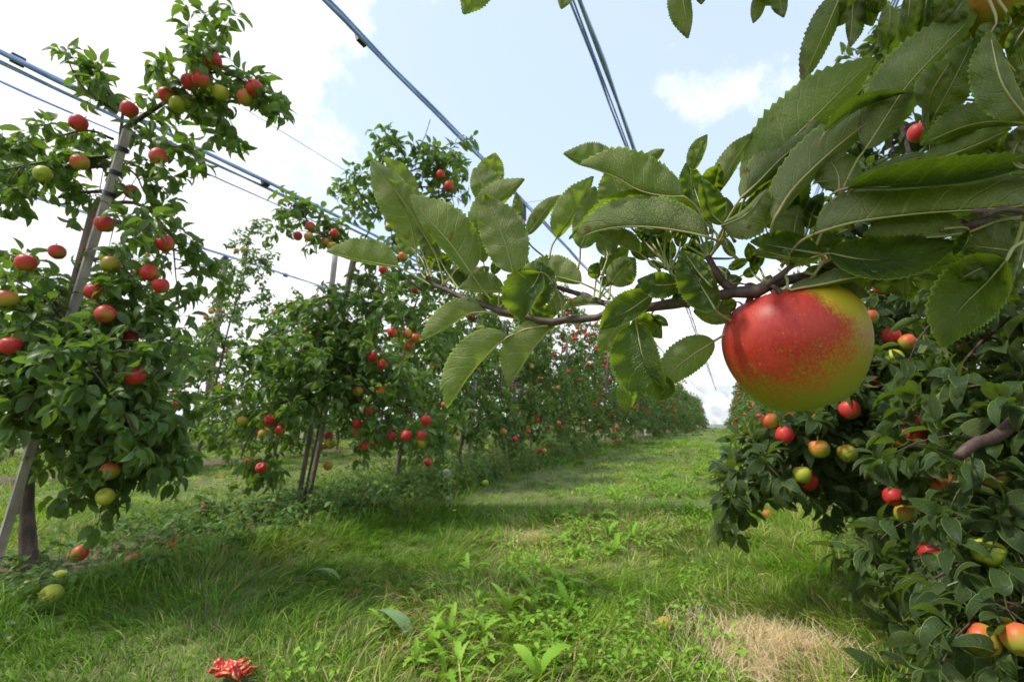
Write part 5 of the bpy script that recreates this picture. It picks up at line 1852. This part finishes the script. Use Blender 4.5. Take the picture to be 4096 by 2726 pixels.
okc = ~seen & (crown_p[:, 0] > .16) & (np.linalg.norm(dd_, axis=1) > .4)
link('foliage', joined_leaves('foliage', crown_p[okc] - HERO_BASE, frames(crown_d[okc], crown_n[okc]), crown_s[okc], rc.integers(0, 4, int(okc.sum())), M['leaf'], LIGHT_TEMPLATES), hero, kind='stuff')

# unseen leaves added above the frame, set sunward to shade the branch's right part
tgt = [P(rc.uniform(3480, 4150), rc.uniform(60, 1500), rc.uniform(.22, .36)) for _ in range(1400)]
tgt = np.array([t_ for t_ in tgt])
sd_ = np.array(SUN_DIR)
pts_ = tgt + sd_ * rc.uniform(.22, .55, (len(tgt), 1))
dd_ = pts_ - ORG
zc_ = dd_ @ FWD
uu, vv_ = (dd_ @ RIGHT) / np.maximum(zc_, .01), (dd_ @ UPV) / np.maximum(zc_, .01)
sel_ = (~((zc_ > -.05) & (np.abs(uu) < 1.3) & (vv_ < 1.0))) & (pts_[:, 2] > .80) & (np.linalg.norm(dd_, axis=1) > .22)
pts_ = pts_[sel_][:95]
m_ = len(pts_)
dn_ = rc.normal(0, 1, (m_, 3)); dn_[:, 2] -= .5
link('foliage', joined_leaves('foliage', pts_ - HERO_BASE, frames(dn_, np.tile([0, 0, 1.0], (m_, 1)) + rc.normal(0, .5, (m_, 3))), rc.uniform(.075, .10, m_), rc.integers(0, 4, m_), M['leaf'], LIGHT_TEMPLATES), hero, kind='stuff')

# small shaded leaves deeper in the branch, behind the large ones
FILL = [(3, 1300, 460, 80, -60, 't'), (4, 1050, 120, 60, -110, 't'), (4, 1180, 60, 90, -80, 't'), (4, 1500, 260, -70, -60, 'u'), (4, 1620, 240, 90, -40, 't'), (4, 1400, 330, 120, -30, 'u'),
        (4, 1560, 500, -120, 40, 't'), (4, 1760, 470, 60, 60, 'u'), (4, 860, 160, -90, -30, 't'), (4, 900, 100, 20, -110, 't'), (2, 1560, 1200, -80, -60, 't'), (2, 1660, 1240, -60, -130, 't'),
        (2, 1880, 1280, 40, -160, 't'), (2, 1990, 1350, 40, -120, 't'), (2, 1850, 1450, -90, 20, 't'), (8, 700, 60, -120, 60, 't'), (8, 620, 300, 100, 50, 'u'), (8, 560, 480, 130, 40, 't'),
        (8, 60, 300, -40, -90, 't'), (8, 200, 60, 70, -90, 'u'), (6, 250, 850, 90, -110, 't'), (6, 760, 620, 130, 10, 't'), (6, 180, 1100, 160, 20, 't'), (5, 900, 1400, 60, -150, 't'),
        (5, 620, 1200, 120, -110, 't'), (5, 480, 1480, 60, -120, 't'), (3, 1010, 200, -120, -20, 'u'), (3, 700, 220, -60, -100, 'u'), (1, 1560, 1330, 90, -60, 'u'), (1, 1760, 1300, 60, -110, 't'),
        (3, 2180, 130, -40, -110, 'u'), (4, 640, 650, -60, 70, 'u'), (4, 740, 640, 90, 50, 't'), (7, 1500, 1200, -160, -60, 'u'), (7, 1300, 700, 100, -160, 'u'), (7, 1750, 1150, -60, -200, 't'),
        (7, 1250, 1300, -140, 90, 't'), (7, 1700, 1300, 60, 160, 'u'), (6, 1950, 250, -160, 30, 't'), (6, 2150, 330, -150, -90, 't'), (6, 2050, 900, -140, 70, 't'), (8, 2100, 300, -40, 150, 'u'), (8, 1950, 150, -160, 40, 'u'),
        (2, 1150, 1050, 60, -100, 't'), (2, 1300, 1180, 90, 60, 't'), (2, 1420, 1150, -90, 70, 'u'), (2, 1560, 1380, -110, -40, 't'), (2, 1620, 1100, 60, -90, 'u'), (2, 1800, 1180, 80, -90, 't'),
        (2, 1940, 1250, 90, 60, 'u'), (2, 2030, 1180, -60, -110, 't'), (4, 1100, 280, -110, 30, 't'), (4, 1220, 330, 60, 110, 'u'), (4, 1480, 180, 110, -50, 't'), (4, 1640, 330, 90, 60, 'u'),
        (4, 1700, 180, 60, -120, 't'), (4, 1540, 60, -60, -110, 't'), (5, 130, 1350, -60, -130, 't'), (5, 300, 1450, -120, -50, 't'), (5, 560, 1420, 100, 60, 'u'), (5, 760, 1480, 110, -70, 't'),
        (5, 900, 1200, 60, -140, 't'), (1, 1300, 1250, -60, -110, 't'), (1, 1450, 1150, 90, -90, 'u'), (1, 1640, 1420, 110, 30, 'u'), (1, 1850, 1430, 120, 50, 't'), (1, 1200, 950, -60, -140, 'u')]
for (tl, u, v, du, dv, sd) in FILL:
    s_ = 1.8
    w_ = .30 * math.hypot(du, dv) * s_
    LEAVES.append((tl, [(u, v), (u + du * .55 * s_ + dv * .06, v + dv * .55 * s_ - du * .06), (u + du * s_, v + dv * s_)], w_ * r6.uniform(.6, 1.1), w_ * r6.uniform(.6, 1.1), sd, r6.uniform(1.6, 2.8), A))

# shaded leaves of the top right corner, a hand's breadth further back
for (u, v, du, dv, sd) in [(3620, 60, -60, 230, 't'), (3720, 80, 60, 250, 'u'), (3800, 260, -90, 230, 't'), (3900, 120, 40, 260, 't'), (3980, 240, -60, 260, 't'), (4060, 160, 30, 240, 'u'),
                           (4080, 420, -230, 60, 't'), (4010, 520, -260, 30, 'u'), (4090, 640, -250, -40, 't'), (3830, 420, 40, 200, 't'), (3760, 300, -60, 170, 'u'), (3880, 520, 90, 150, 't'),
                           (4100, 700, -260, 60, 't'), (3950, 700, -230, 30, 'u'), (3560, 20, -30, 160, 'u'), (3860, -30, -40, 190, 't'), (3760, -40, 20, 200, 't'), (4060, 330, 60, 200, 'u'),
                           (3700, 960, -260, 20, 't'), (3900, 1010, -250, 50, 't'), (4090, 960, -200, 90, 'u'), (3560, 1060, -230, 40, 't'), (3420, 880, -210, -30, 'u'), (3300, 960, -180, 60, 't'),
                           (3950, 860, -260, -30, 't'), (4100, 820, -220, 40, 't'), (3480, 1130, 170, 40, 't'), (3650, 1120, 210, 20, 'u'), (3860, 1120, 190, 70, 't')]:
    w_ = .27 * math.hypot(du, dv)
    LEAVES.append((0, [(u, v), (u + du * .55 + dv * .08, v + dv * .55 - du * .08), (u + du * 1.15, v + dv * 1.15)], w_ * r6.uniform(.7, 1.1), w_ * r6.uniform(.7, 1.1), sd, r6.uniform(3.5, 6.5), A))

NODES = [(1, 1070, 1350), (1, 1240, 1420), (3, 640, 360), (3, 820, 400), (3, 1030, 500), (3, 1390, 575), (3, 1660, 560), (3, 1860, 315), (3, 2080, 410), (4, 230, 470), (4, 420, 570), (4, 850, 480), (4, 920, 190),
         (4, 1230, 220), (4, 1290, 80), (4, 1460, 330), (4, 1660, 590), (4, 1860, 370), (8, 140, 480), (8, 230, 430), (8, 330, 300), (8, 500, 390), (6, 690, 930), (6, 900, 1010), (6, 1500, 930), (6, 2231, 860),
         (0, 4180, 400), (0, 3900, -150), (0, 3300, -260), (0, 2800, -300), (0, 2500, -300), (0, 2100, -320), (0, 4150, 700)]
NODES = [px(*n) for n in NODES]

for (tl, pts, wl, wr, sd, dz, stalk) in LEAVES:
    V, q, uv, c, dep = hero_leaf_mesh(tl, pts, wl, wr, sd, dz, r6)
    d0 = dep[0]
    b = np.array(c[0])
    if stalk == A:
        k = min(NODES, key=lambda n: math.hypot(n[0] - b[0], n[1] - b[1]))
        back = b - (c[4] - c[0]) * 1.6
        foot = np.array(k, float)
        gap = np.linalg.norm(foot - b)
        short = gap > 210
        if short:
            foot = b + (foot - b) * 150 / gap
        m = back * .55 + (b + foot) * .225
        dn = near_depth(foot[0])
        if foot[1] < -100:
            dn = {4180: .305, 3900: .30}.get(int(foot[0]), near_depth(foot[0]) + .09)
        if short:
            dn = d0 + .012
        course = [(m, (d0 * .6 + dn * .4)), (foot, dn)]
    else:
        course = []
        for i, s in enumerate(stalk):
            x, y = px(tl, *s)
            f = (i + 1) / len(stalk)
            course.append((np.array([x, y]), d0 * (1 - f) + near_depth(x) * f))
    stalkpts = [P(p[0], p[1], d) for p, d in course[::-1]]
    # the rib stands proud on the under side
    toward = 1 if sd == 'u' else -1
    rib_idx = list(range(0, 37, 3))
    rib = [P(c[i][0], c[i][1], dep[i] - toward * .0004) for i in rib_idx]
    line = curve(np.array(stalkpts + rib), 30)
    rad = np.interp(np.linspace(0, 1, 30), [0, .06, .35, 1], [.0012, .00080, .00068, .00018])
    tv, tq = tube(line, rad, 6)
    n0 = len(V)
    allv = np.vstack([V, tv]) - HERO_BASE
    alluv = np.vstack([uv, np.tile([[0.5, .5]], (len(tv), 1))])
    me = np_mesh('leaf', allv, [np.vstack([q, tq + n0])], [M['hero_leaf'], M['petiole']], True, uv=alluv,
                 midx=np.r_[np.zeros(len(q), int), np.ones(len(tq), int)])
    link('leaf', me, hero)

# the big apple and the one in the top corner
hero_me = apple_mesh('apple', M['hero_apple'], 72, 48, lobes=.018, taper=.26, height=.93, seed=2.2, dimple=.26)
HP = P(3186, 1392, .290)
ha = link('apple', hero_me, loc=tuple(HP), label='big red and yellow apple hanging from the near branch', category='apple')
ha.scale = (.0452, .0445, .0430)
ha.rotation_euler = (math.radians(6), math.radians(-11), math.radians(0))
hs = link('stem', stem_mesh(.46, .62, .05, -.10), ha)
link('calyx', calyx_mesh(), ha)
top_me = apple_mesh('apple', M['apple_orange'], 56, 36, lobes=.02, seed=4)
ta = link('apple', top_me, loc=tuple(P(4085, -62, .27)), label='shaded purple and green apple cut by the top right corner', category='apple')
ta.scale = (.034, .034, .034)
ta.rotation_euler = (.3, .2, 1.0)
link('stem', stem_mesh(.46, .62, .05, .1), ta)
link('calyx', CALYX, ta)

# dry flower remains on the shoot at the right
a = Acc()
for k in range(6):
    x0 = px(6, 1900, 800)
    e = px(6, 1780 + r6.uniform(-20, 110), 760 + r6.uniform(-10, 95))
    a.tube([P(x0[0], x0[1], .212), P((x0[0] + e[0]) / 2, (x0[1] + e[1]) / 2 - 4, .211), P(e[0], e[1], .212)], [.0011, .0016, .0007], 5)
a.tube(curve([P(*px(6, 1890, 800), .212), P(*px(6, 2050, 755), .213), P(*px(6, 2260, 780), .215)], 8), .0012, 6)
link('dry_flower', a.mesh('dry_flower', M['twig'], HERO_BASE), hero)


# ------------------------------------------------------------------ plants on the ground
def strip_leaf(length, width, lobes, curl, seed, n=12, fold=.3):
    """dandelion or dock leaf: a lobed strip that rises and bends over"""
    rr_ = np.random.default_rng(seed)
    t = np.linspace(0, 1, n + 1)
    w = width * np.sin(np.pi * t ** 1.25) ** .7 * .5
    w = w * (1 - lobes * (np.arange(n + 1) % 2))
    w[0] = width * .06; w[-1] = 0.0004
    ang = math.pi * .42 - curl * t
    y = np.r_[0, np.cumsum(np.cos(ang[1:]) * length / n)]
    z = np.r_[0, np.cumsum(np.sin(ang[1:]) * length / n)]
    V, uv = [], []
    for i in range(n + 1):
        for s in (-1, 0, 1):
            V.append((s * w[i] * math.cos(fold) + .004 * rr_.normal(), y[i] - abs(s) * lobes * .02 * (i % 2), z[i] + abs(s) * w[i] * math.sin(fold)))
            uv.append((t[i], .5 + .5 * s))
    q = []
    for i in range(n):
        q += [(3 * i, 3 * i + 1, 3 * i + 4, 3 * i + 3), (3 * i + 1, 3 * i + 2, 3 * i + 5, 3 * i + 4)]
    return np.array(V), np.array(q), np.array(uv)


DAND = []
for v in range(5):
    V, q, uv = strip_leaf(1.0, .17 + .02 * v, [.6, .5, .35, .6, .2][v], [1.7, 2.3, 1.4, 2.0, 1.8][v], v, n=18)
    DAND.append(np_mesh('leaf', V, [q], M['weed_leaf'], True, uv=uv))


def rosette(name, cat, label, x, y, n, size, meshes, group=None, rise=(.1, .9)):
    z = float(ground_z(x, y))
    root = empty(name, (x, y, z), label=label, category=cat, **({'group': group} if group else {}))
    a0 = rng.uniform(0, 6.28)
    for i in range(n):
        o = bpy.data.objects.new('leaf', meshes[int(rng.integers(0, len(meshes)))])
        s = size * rng.uniform(.6, 1.15)
        o.matrix_basis = Matrix.Rotation(a0 + i * 2.4 + rng.normal(0, .3), 4, 'Z') @ Matrix.Rotation(rng.uniform(-.5, .45), 4, 'X') @ Matrix.Rotation(rng.uniform(-.3, .3), 4, 'Y') @ Matrix.Diagonal((s * rng.uniform(.8, 1.3), s, s, 1))
        o.parent = root
        COL.objects.link(o)
    return root


near_plants = [(960, 1370), (1010, 1400), (1060, 1340), (1140, 1310), (1185, 1340), (1230, 1365), (1200, 1440), (1230, 1500), (1270, 1470), (955, 1520), (1000, 1480), (1090, 1420), (1300, 1330), (1120, 1500), (1180, 1290), (880, 1450),
               (1330, 1200), (1380, 1180), (1400, 1220), (1330, 1260), (1290, 1230), (1440, 1180), (1480, 1200), (1360, 1150), (1520, 1160), (1560, 1130), (1500, 1110), (1060, 1535), (1310, 1400), (1410, 1260), (1000, 1350), (1080, 1300), (1240, 1300), (1290, 1340), (1350, 1310), (1170, 1400), (1110, 1450), (1030, 1450), (1420, 1150), (1460, 1230), (1600, 1080), (1540, 1080), (1580, 1050), (1240, 1560), (1020, 1560), (1330, 1460)]
for i, (x, y) in enumerate(near_plants):
    g = G(x, y + 12)
    side_ = 'left' if x < 1100 else ('middle' if x < 1300 else 'right')
    dist_ = 'front' if y > 1400 else ('nearer' if y > 1280 else 'farther')
    rosette('dandelion_plant', 'plant', f'bright green broad leaved dandelion in the {dist_} {side_} of the lane', g[0], g[1], int(rng.integers(9, 14)), rng.uniform(.075, .13) * (1 if y > 1280 else 1.1),
            DAND, f'dandelion plants in the {dist_} {side_} of the lane')

for i in range(34):
    bx, by = -.58 + rng.normal(0, .2), 1.15 + 4.2 * rng.uniform(0, 1) ** 1.3
    rosette('dandelion_plant', 'plant', 'small low lime green weed rosette in the leafy band along the middle of the lane', bx, by, int(rng.integers(6, 10)),
            rng.uniform(.05, .085), DAND, 'small weed rosettes in the leafy band of the lane')

# pale large dock leaves
Vd, qd, uvd = strip_leaf(1.0, .30, .10, 1.5, 9, n=16, fold=.18)
DOCK = [np_mesh('leaf', Vd, [qd], M['dock_leaf'], True, uv=uvd)]


def lone_leaf(label, x, y, heading, s, lift=0.02):
    g = G(x, y)
    root = empty('dock_plant', (g[0], g[1], float(ground_z(g[0], g[1])) + lift), label=label, category='plant')
    for j, (da, f) in enumerate(((0, 1.0), (.25, .7))):
        o = bpy.data.objects.new('leaf', DOCK[0]); o.parent = root
        o.rotation_euler = (-.95 if j == 0 else -1.1, .3 * j, heading + da); o.scale = (s * f, s * f, s * f)
        COL.objects.link(o)


lone_leaf('pale grey green dock leaf lying over the grass at the lower middle', 865, 1452, math.radians(-95), .17, .05)
lone_leaf('single upright light green leaf among long grass at the lower left', 722, 1338, math.radians(-60), .12, .04)
lone_leaf('light green weed leaves standing right of the lane beside the bush', 1920, 1245, math.radians(20), .13, .06)
lone_leaf('long green leaf near the straw patch at the lower right', 2100, 1530, math.radians(55), .20, .02)

# clover and low weeds: too many to count
r9 = np.random.default_rng(909)


def weeds(name, n, xr, yr, size, mat, height, keep=None, tall=False):
    x = r9.uniform(*xr, n); y = r9.uniform(*yr, n)
    if keep is not None:
        k = keep(x, y); x, y = x[k], y[k]
    n = len(x)
    per = 3 if not tall else 9
    base = np.stack([x, y, ground_z(x, y)], -1)
    Pn, D, Nn, Sz, St = [], [], [], [], []
    for i in range(n):
        h = height * r9.uniform(.35, 1.2)
        lean_ = r9.normal(0, .25, 2) * h
        a0 = r9.uniform(0, 6.28)
        for j in range(per):
            f = 1.0 if not tall else .25 + .75 * j / per
            a_ = a0 + j * (2.094 if not tall else 2.4)
            Pn.append(base[i] + [lean_[0] * f, lean_[1] * f, h * f])
            D.append([math.cos(a_), math.sin(a_), r9.uniform(-.2, .5)])
            Nn.append([r9.normal(0, .3), r9.normal(0, .3), 1])
            Sz.append(size * r9.uniform(.6, 1.3) * (1 if not tall else 1.25 - .6 * f))
        St.append((base[i], base[i] + [lean_[0], lean_[1], h]))
    Pn, D, Nn, Sz = map(np.array, (Pn, D, Nn, Sz))
    me = joined_leaves(name, Pn, frames(D, Nn), Sz, r9.integers(0, 2, len(Pn)), mat, [FAR_TEMPLATE, TEMPLATES[0]])
    link(name, me, kind='stuff')
    if tall:
        a = Acc()
        for p, q_ in St:
            a.tube([p, (p + q_) / 2, q_], [.0018, .0014, .0007], 4, cap=False)
        link(name + '_stems', a.mesh(name + '_stems', M['petiole']), kind='stuff')


def patchy(seed, thr, fx=2.2):
    return lambda x, y: (vnoise(x * fx, y * fx, seed) > thr)


weeds('clover', 6500, (-1.4, .25), (.9, 6.0), .026, M['weed_leaf'], .05, lambda x, y: (vnoise(x * 2.6, y * 2.6, 71) > .54) & (np.abs(x + .60 + .15 * (vnoise(y * 1.3, y * 0, 5) - .5)) < .46 * (.6 + .8 * vnoise(x * 3, y * 3, 91))))
weeds('clover', 2400, (-2.1, .5), (6, 20), .045, M['weed_leaf'], .07, lambda x, y: (vnoise(x * 1.4, y * 1.0, 73) > .42) & (np.abs(x + .6) < .6))
weeds('row_weeds', 1100, (-3.05, -2.0), (.5, 9), .075, M['herb'], .20, lambda x, y: (vnoise(x * 1.8, y * 1.5, 75) > .35), tall=True)
weeds('row_weeds', 700, (-2.75, -1.95), (2.2, 8), .06, M['herb'], .33, lambda x, y: (vnoise(x * 1.5, y * 1.8, 77) > .45), tall=True)
weeds('row_weeds', 350, (.45, 1.3), (1.2, 5), .06, M['herb'], .12, None, tall=True)
weeds('row_weeds', 2600, (-3.0, -2.05), (.5, 4.5), .05, M['herb'], .07, lambda x, y: (vnoise(x * 2.4, y * 2.4, 79) > .45))

# low cut leafy twigs with green windfalls at the left edge
r7 = np.random.default_rng(707)
g0 = G(70, 1420)
root = empty('fallen_twig', g0, label='leafy twig lying on the ground at the lower left corner', category='twig')
a = Acc()
tp_ = np.array([g0 + [-.25, .05, .04], g0 + [0, 0, .05], g0 + [.22, -.12, .04]])
a.tube(curve(tp_, 10), np.linspace(.006, .002, 10), 6)
link('stem', a.mesh('stem', M['twig'], g0), root)
for i in range(16):
    f = i / 15
    p = curve(tp_, 16)[i]
    d = norm(np.array([r7.normal(0, .7), r7.normal(0, .7), .25]))
    o = bpy.data.objects.new('leaf', LEAF_MESHES[i % 4])
    Mx = np.eye(4); s_ = r7.uniform(.06, .085)
    Mx[:3, :3] = frames(d[None], np.array([[0, 0, 1.0]]) + r7.normal(0, .3, (1, 3)))[0] * s_
    Mx[:3, 3] = p - g0
    o.matrix_basis = Matrix(Mx.tolist()); o.parent = root
    COL.objects.link(o)


def fallen(x, y, kind, rad, label, mesh=None):
    g = G(x, y + 4)
    z = float(ground_z(g[0], g[1]))
    o = put_apple((g[0], g[1], z + rad * .8 + .018), rad, kind, label, 'windfall apples on the ground', tilt=(rng.uniform(-1.6, 1.6), rng.uniform(-1.2, 1.2), rng.uniform(0, 6)))
    return o


fallen(180, 1296, 'r', .034, 'crimson windfall half hidden beside the left tree trunk')
fallen(398, 1277, 'r', .032, 'red orange windfall standing in weeds right of the left tree')
fallen(302, 1325, 'o', .032, 'flat rotting orange windfall in the grass right of the left trunk')
fallen(530, 1282, 'o', .026, 'small orange windfall between the two nearest left trees')
fallen(60, 1392, 'y', .033, 'left one of three yellow green windfalls in the lower left corner')
fallen(130, 1366, 'y', .033, 'upper one of three yellow green windfalls in the lower left corner')
fallen(113, 1409, 'y', .033, 'lower right one of three yellow green windfalls in the lower left corner')
fallen(466, 1188, 'r', .034, 'dull red windfall on bare soil near the second tree')
fallen(1766, 1188, 'o', .030, 'small orange windfall in the grass in front of the right bush')
fallen(652, 1227, 'y', .022, 'little yellow windfall by the stakes of the second tree')
fallen(1085, 1112, 'y', .034, 'left yellow windfall at the lane edge under the left row')
fallen(1117, 1122, 'y', .030, 'right yellow windfall at the lane edge under the left row')
fallen(735, 1195, 'y', .028, 'yellow brown windfall in weeds right of the stake pair')
fallen(1530, 1452, 'o', .024, 'brown orange fruit remains in the grass left of the straw patch')

# squashed apple at the bottom edge
g = G(530, 1566)
gzv = float(ground_z(g[0], g[1])) + .022
sq = empty('crushed_apple', (g[0], g[1], gzv), label='crushed red apple with yellow flesh at the bottom edge', category='apple')


def crushed_material():
    m, N, L = new_mat('crushed_apple')
    out = N('ShaderNodeOutputMaterial')
    t = N('ShaderNodeTexCoord')
    n = N('ShaderNodeTexNoise', in_Scale=1.5, in_Detail=4.0); L(t.outputs['Object'], n.inputs['Vector'])
    c = mixc(N, L, smooth(N, L, n.outputs['Fac'], .50, .56), (0.60, 0.015, 0.03), (0.72, 0.20, 0.05))
    c = mixc(N, L, smooth(N, L, n.outputs['Fac'], .56, .62), c, (0.85, 0.62, 0.24))
    bs = N('ShaderNodeBsdfPrincipled', in_Roughness=0.4)
    L(c, bs.inputs['Base Color'])
    b = N('ShaderNodeBump', in_Strength=0.4, in_Distance=0.04); L(n.outputs['Fac'], b.inputs['Height']); L(b.outputs[0], bs.inputs['Normal'])
    L(bs.outputs[0], out.inputs[0])
    return m


M['crushed'] = crushed_material()
lump = apple_mesh('flesh', M['crushed'], 22, 14, lobes=.3, seed=5)
vv = np.empty(len(lump.vertices) * 3, dtype=np.float32)
lump.vertices.foreach_get('co', vv)
vv = vv.reshape(-1, 3)
vv *= (1 + .5 * (vnoise(vv[:, 0] * 3.1 + 7, vv[:, 1] * 3.1 + vv[:, 2] * 2, 5)[:, None] - .5) + .25 * (vnoise(vv[:, 0] * 8 + 3, vv[:, 1] * 8 + vv[:, 2] * 6, 9)[:, None] - .5))
lump.vertices.foreach_set('co', vv.ravel())
for i in range(9):
    o = link('flesh', lump, sq)
    aa, rr = i * 2.4, .012 * math.sqrt(i)
    o.location = (math.cos(aa) * rr * 1.5, math.sin(aa) * rr, rng.uniform(.0, .012))
    s_ = rng.uniform(.011, .019)
    o.scale = (s_ * 1.5, s_ * 1.2, s_ * .45)
    o.rotation_euler = tuple(rng.uniform(-.8, .8, 3))

# dry brown leaves
for (x, y, lab) in ((1078, 1228, 'curled brown leaf in the mown grass left of the lane middle'), (822, 1378, 'pinkish brown dry leaf in the grass at the lower left'),
                    (1110, 1330, 'small brown curled leaf among the dandelions'), (1228, 1440, 'pale heart shaped dry leaf among dandelions at the bottom')):
    g = G(x, y)
    root = empty('dry_leaf', (g[0], g[1], float(ground_z(g[0], g[1])) + .025), label=lab, category='leaf')
    for j in range(2):
        tp = TEMPLATES[3 if j else 1]
        me = np_mesh('blade', tp[0] * .055 * (1 - .3 * j), [tp[1], tp[2]], M['dry_leaf'], True, uv=tp[3])
        o = link('blade', me, root); o.rotation_euler = (.2, .5 * j, rng.uniform(0, 6))


# dandelion clocks and yellow flowers
def dandelion_clock(x, y, dep, label, s=.016, closed=False):
    p = S(x, y, dep)
    gx, gy = p[0] - .03, p[1] - .02
    z = float(ground_z(gx, gy))
    root = empty('dandelion_clock', (gx, gy, z), label=label, category='flower')
    off = (gx, gy, z)
    a = Acc(); a.tube(curve([(gx, gy, z), (gx + .015, gy + .01, (z + p[2]) / 2), tuple(p)], 10), .0016, 6)
    link('stalk', a.mesh('stalk', M['petiole'], off), root)
    a = Acc()
    n = 420
    for i in range(n):
        zc_ = 1 - 2 * (i + .5) / n
        ph = i * 2.39996
        d = np.array([math.sqrt(1 - zc_ * zc_) * math.cos(ph), math.sqrt(1 - zc_ * zc_) * math.sin(ph), zc_])
        e = p + d * s
        u_ = norm(np.cross(d, [.3, .5, .8])); w_ = np.cross(d, u_)
        a.add([p + d * s * .2, e + u_ * .0004, e - u_ * .0004], t=[[0, 1, 2]])
        for k in range(3):
            b_ = k * 1.047
            v_ = u_ * math.cos(b_) + w_ * math.sin(b_)
            x_ = np.cross(d, v_) * .0004
            a.add([e + v_ * s * .22 + d * s * .1, e - v_ * s * .22 + d * s * .1, e + x_], t=[[0, 1, 2]])
    link('seed_head', a.mesh('seed_head', M['clock'], off, smooth_=False), root)


dandelion_clock(1027, 1087, 3.7, 'larger white dandelion clock at the foot of the left row', .027)
dandelion_clock(1030, 1146, 3.3, 'smaller white dandelion clock just below the larger one', .014)


def yellow_flower(x, y, label, s=.018, h=.06):
    g = G(x, y)
    z = float(ground_z(g[0], g[1]))
    root = empty('yellow_flower', (g[0], g[1], z), label=label, category='flower')
    a = Acc(); a.tube([(0, 0, 0), (.004, 0, h * .5), (0, 0, h)], .0014, 5)
    link('stalk', a.mesh('stalk', M['petiole']), root)
    a = Acc()
    for i in range(22):
        ph = i * 2.4; rr = s * (.5 + .5 * (i % 3) / 2)
        d = np.array([math.cos(ph), math.sin(ph), .35]); w_ = np.array([-d[1], d[0], 0]) * .0028
        a.add([(0, 0, h), d * rr * .6 + w_ + [0, 0, h], d * rr + [0, 0, h], d * rr * .6 - w_ + [0, 0, h]], q=[[0, 1, 2, 3]])
    link('petals', a.mesh('petals', M['petal'], smooth_=False), root)


yellow_flower(1045, 1195, 'yellow flower at the grass edge below the left row')
yellow_flower(1671, 1022, 'small yellow flower far along the lane by the right row', .032, .08)
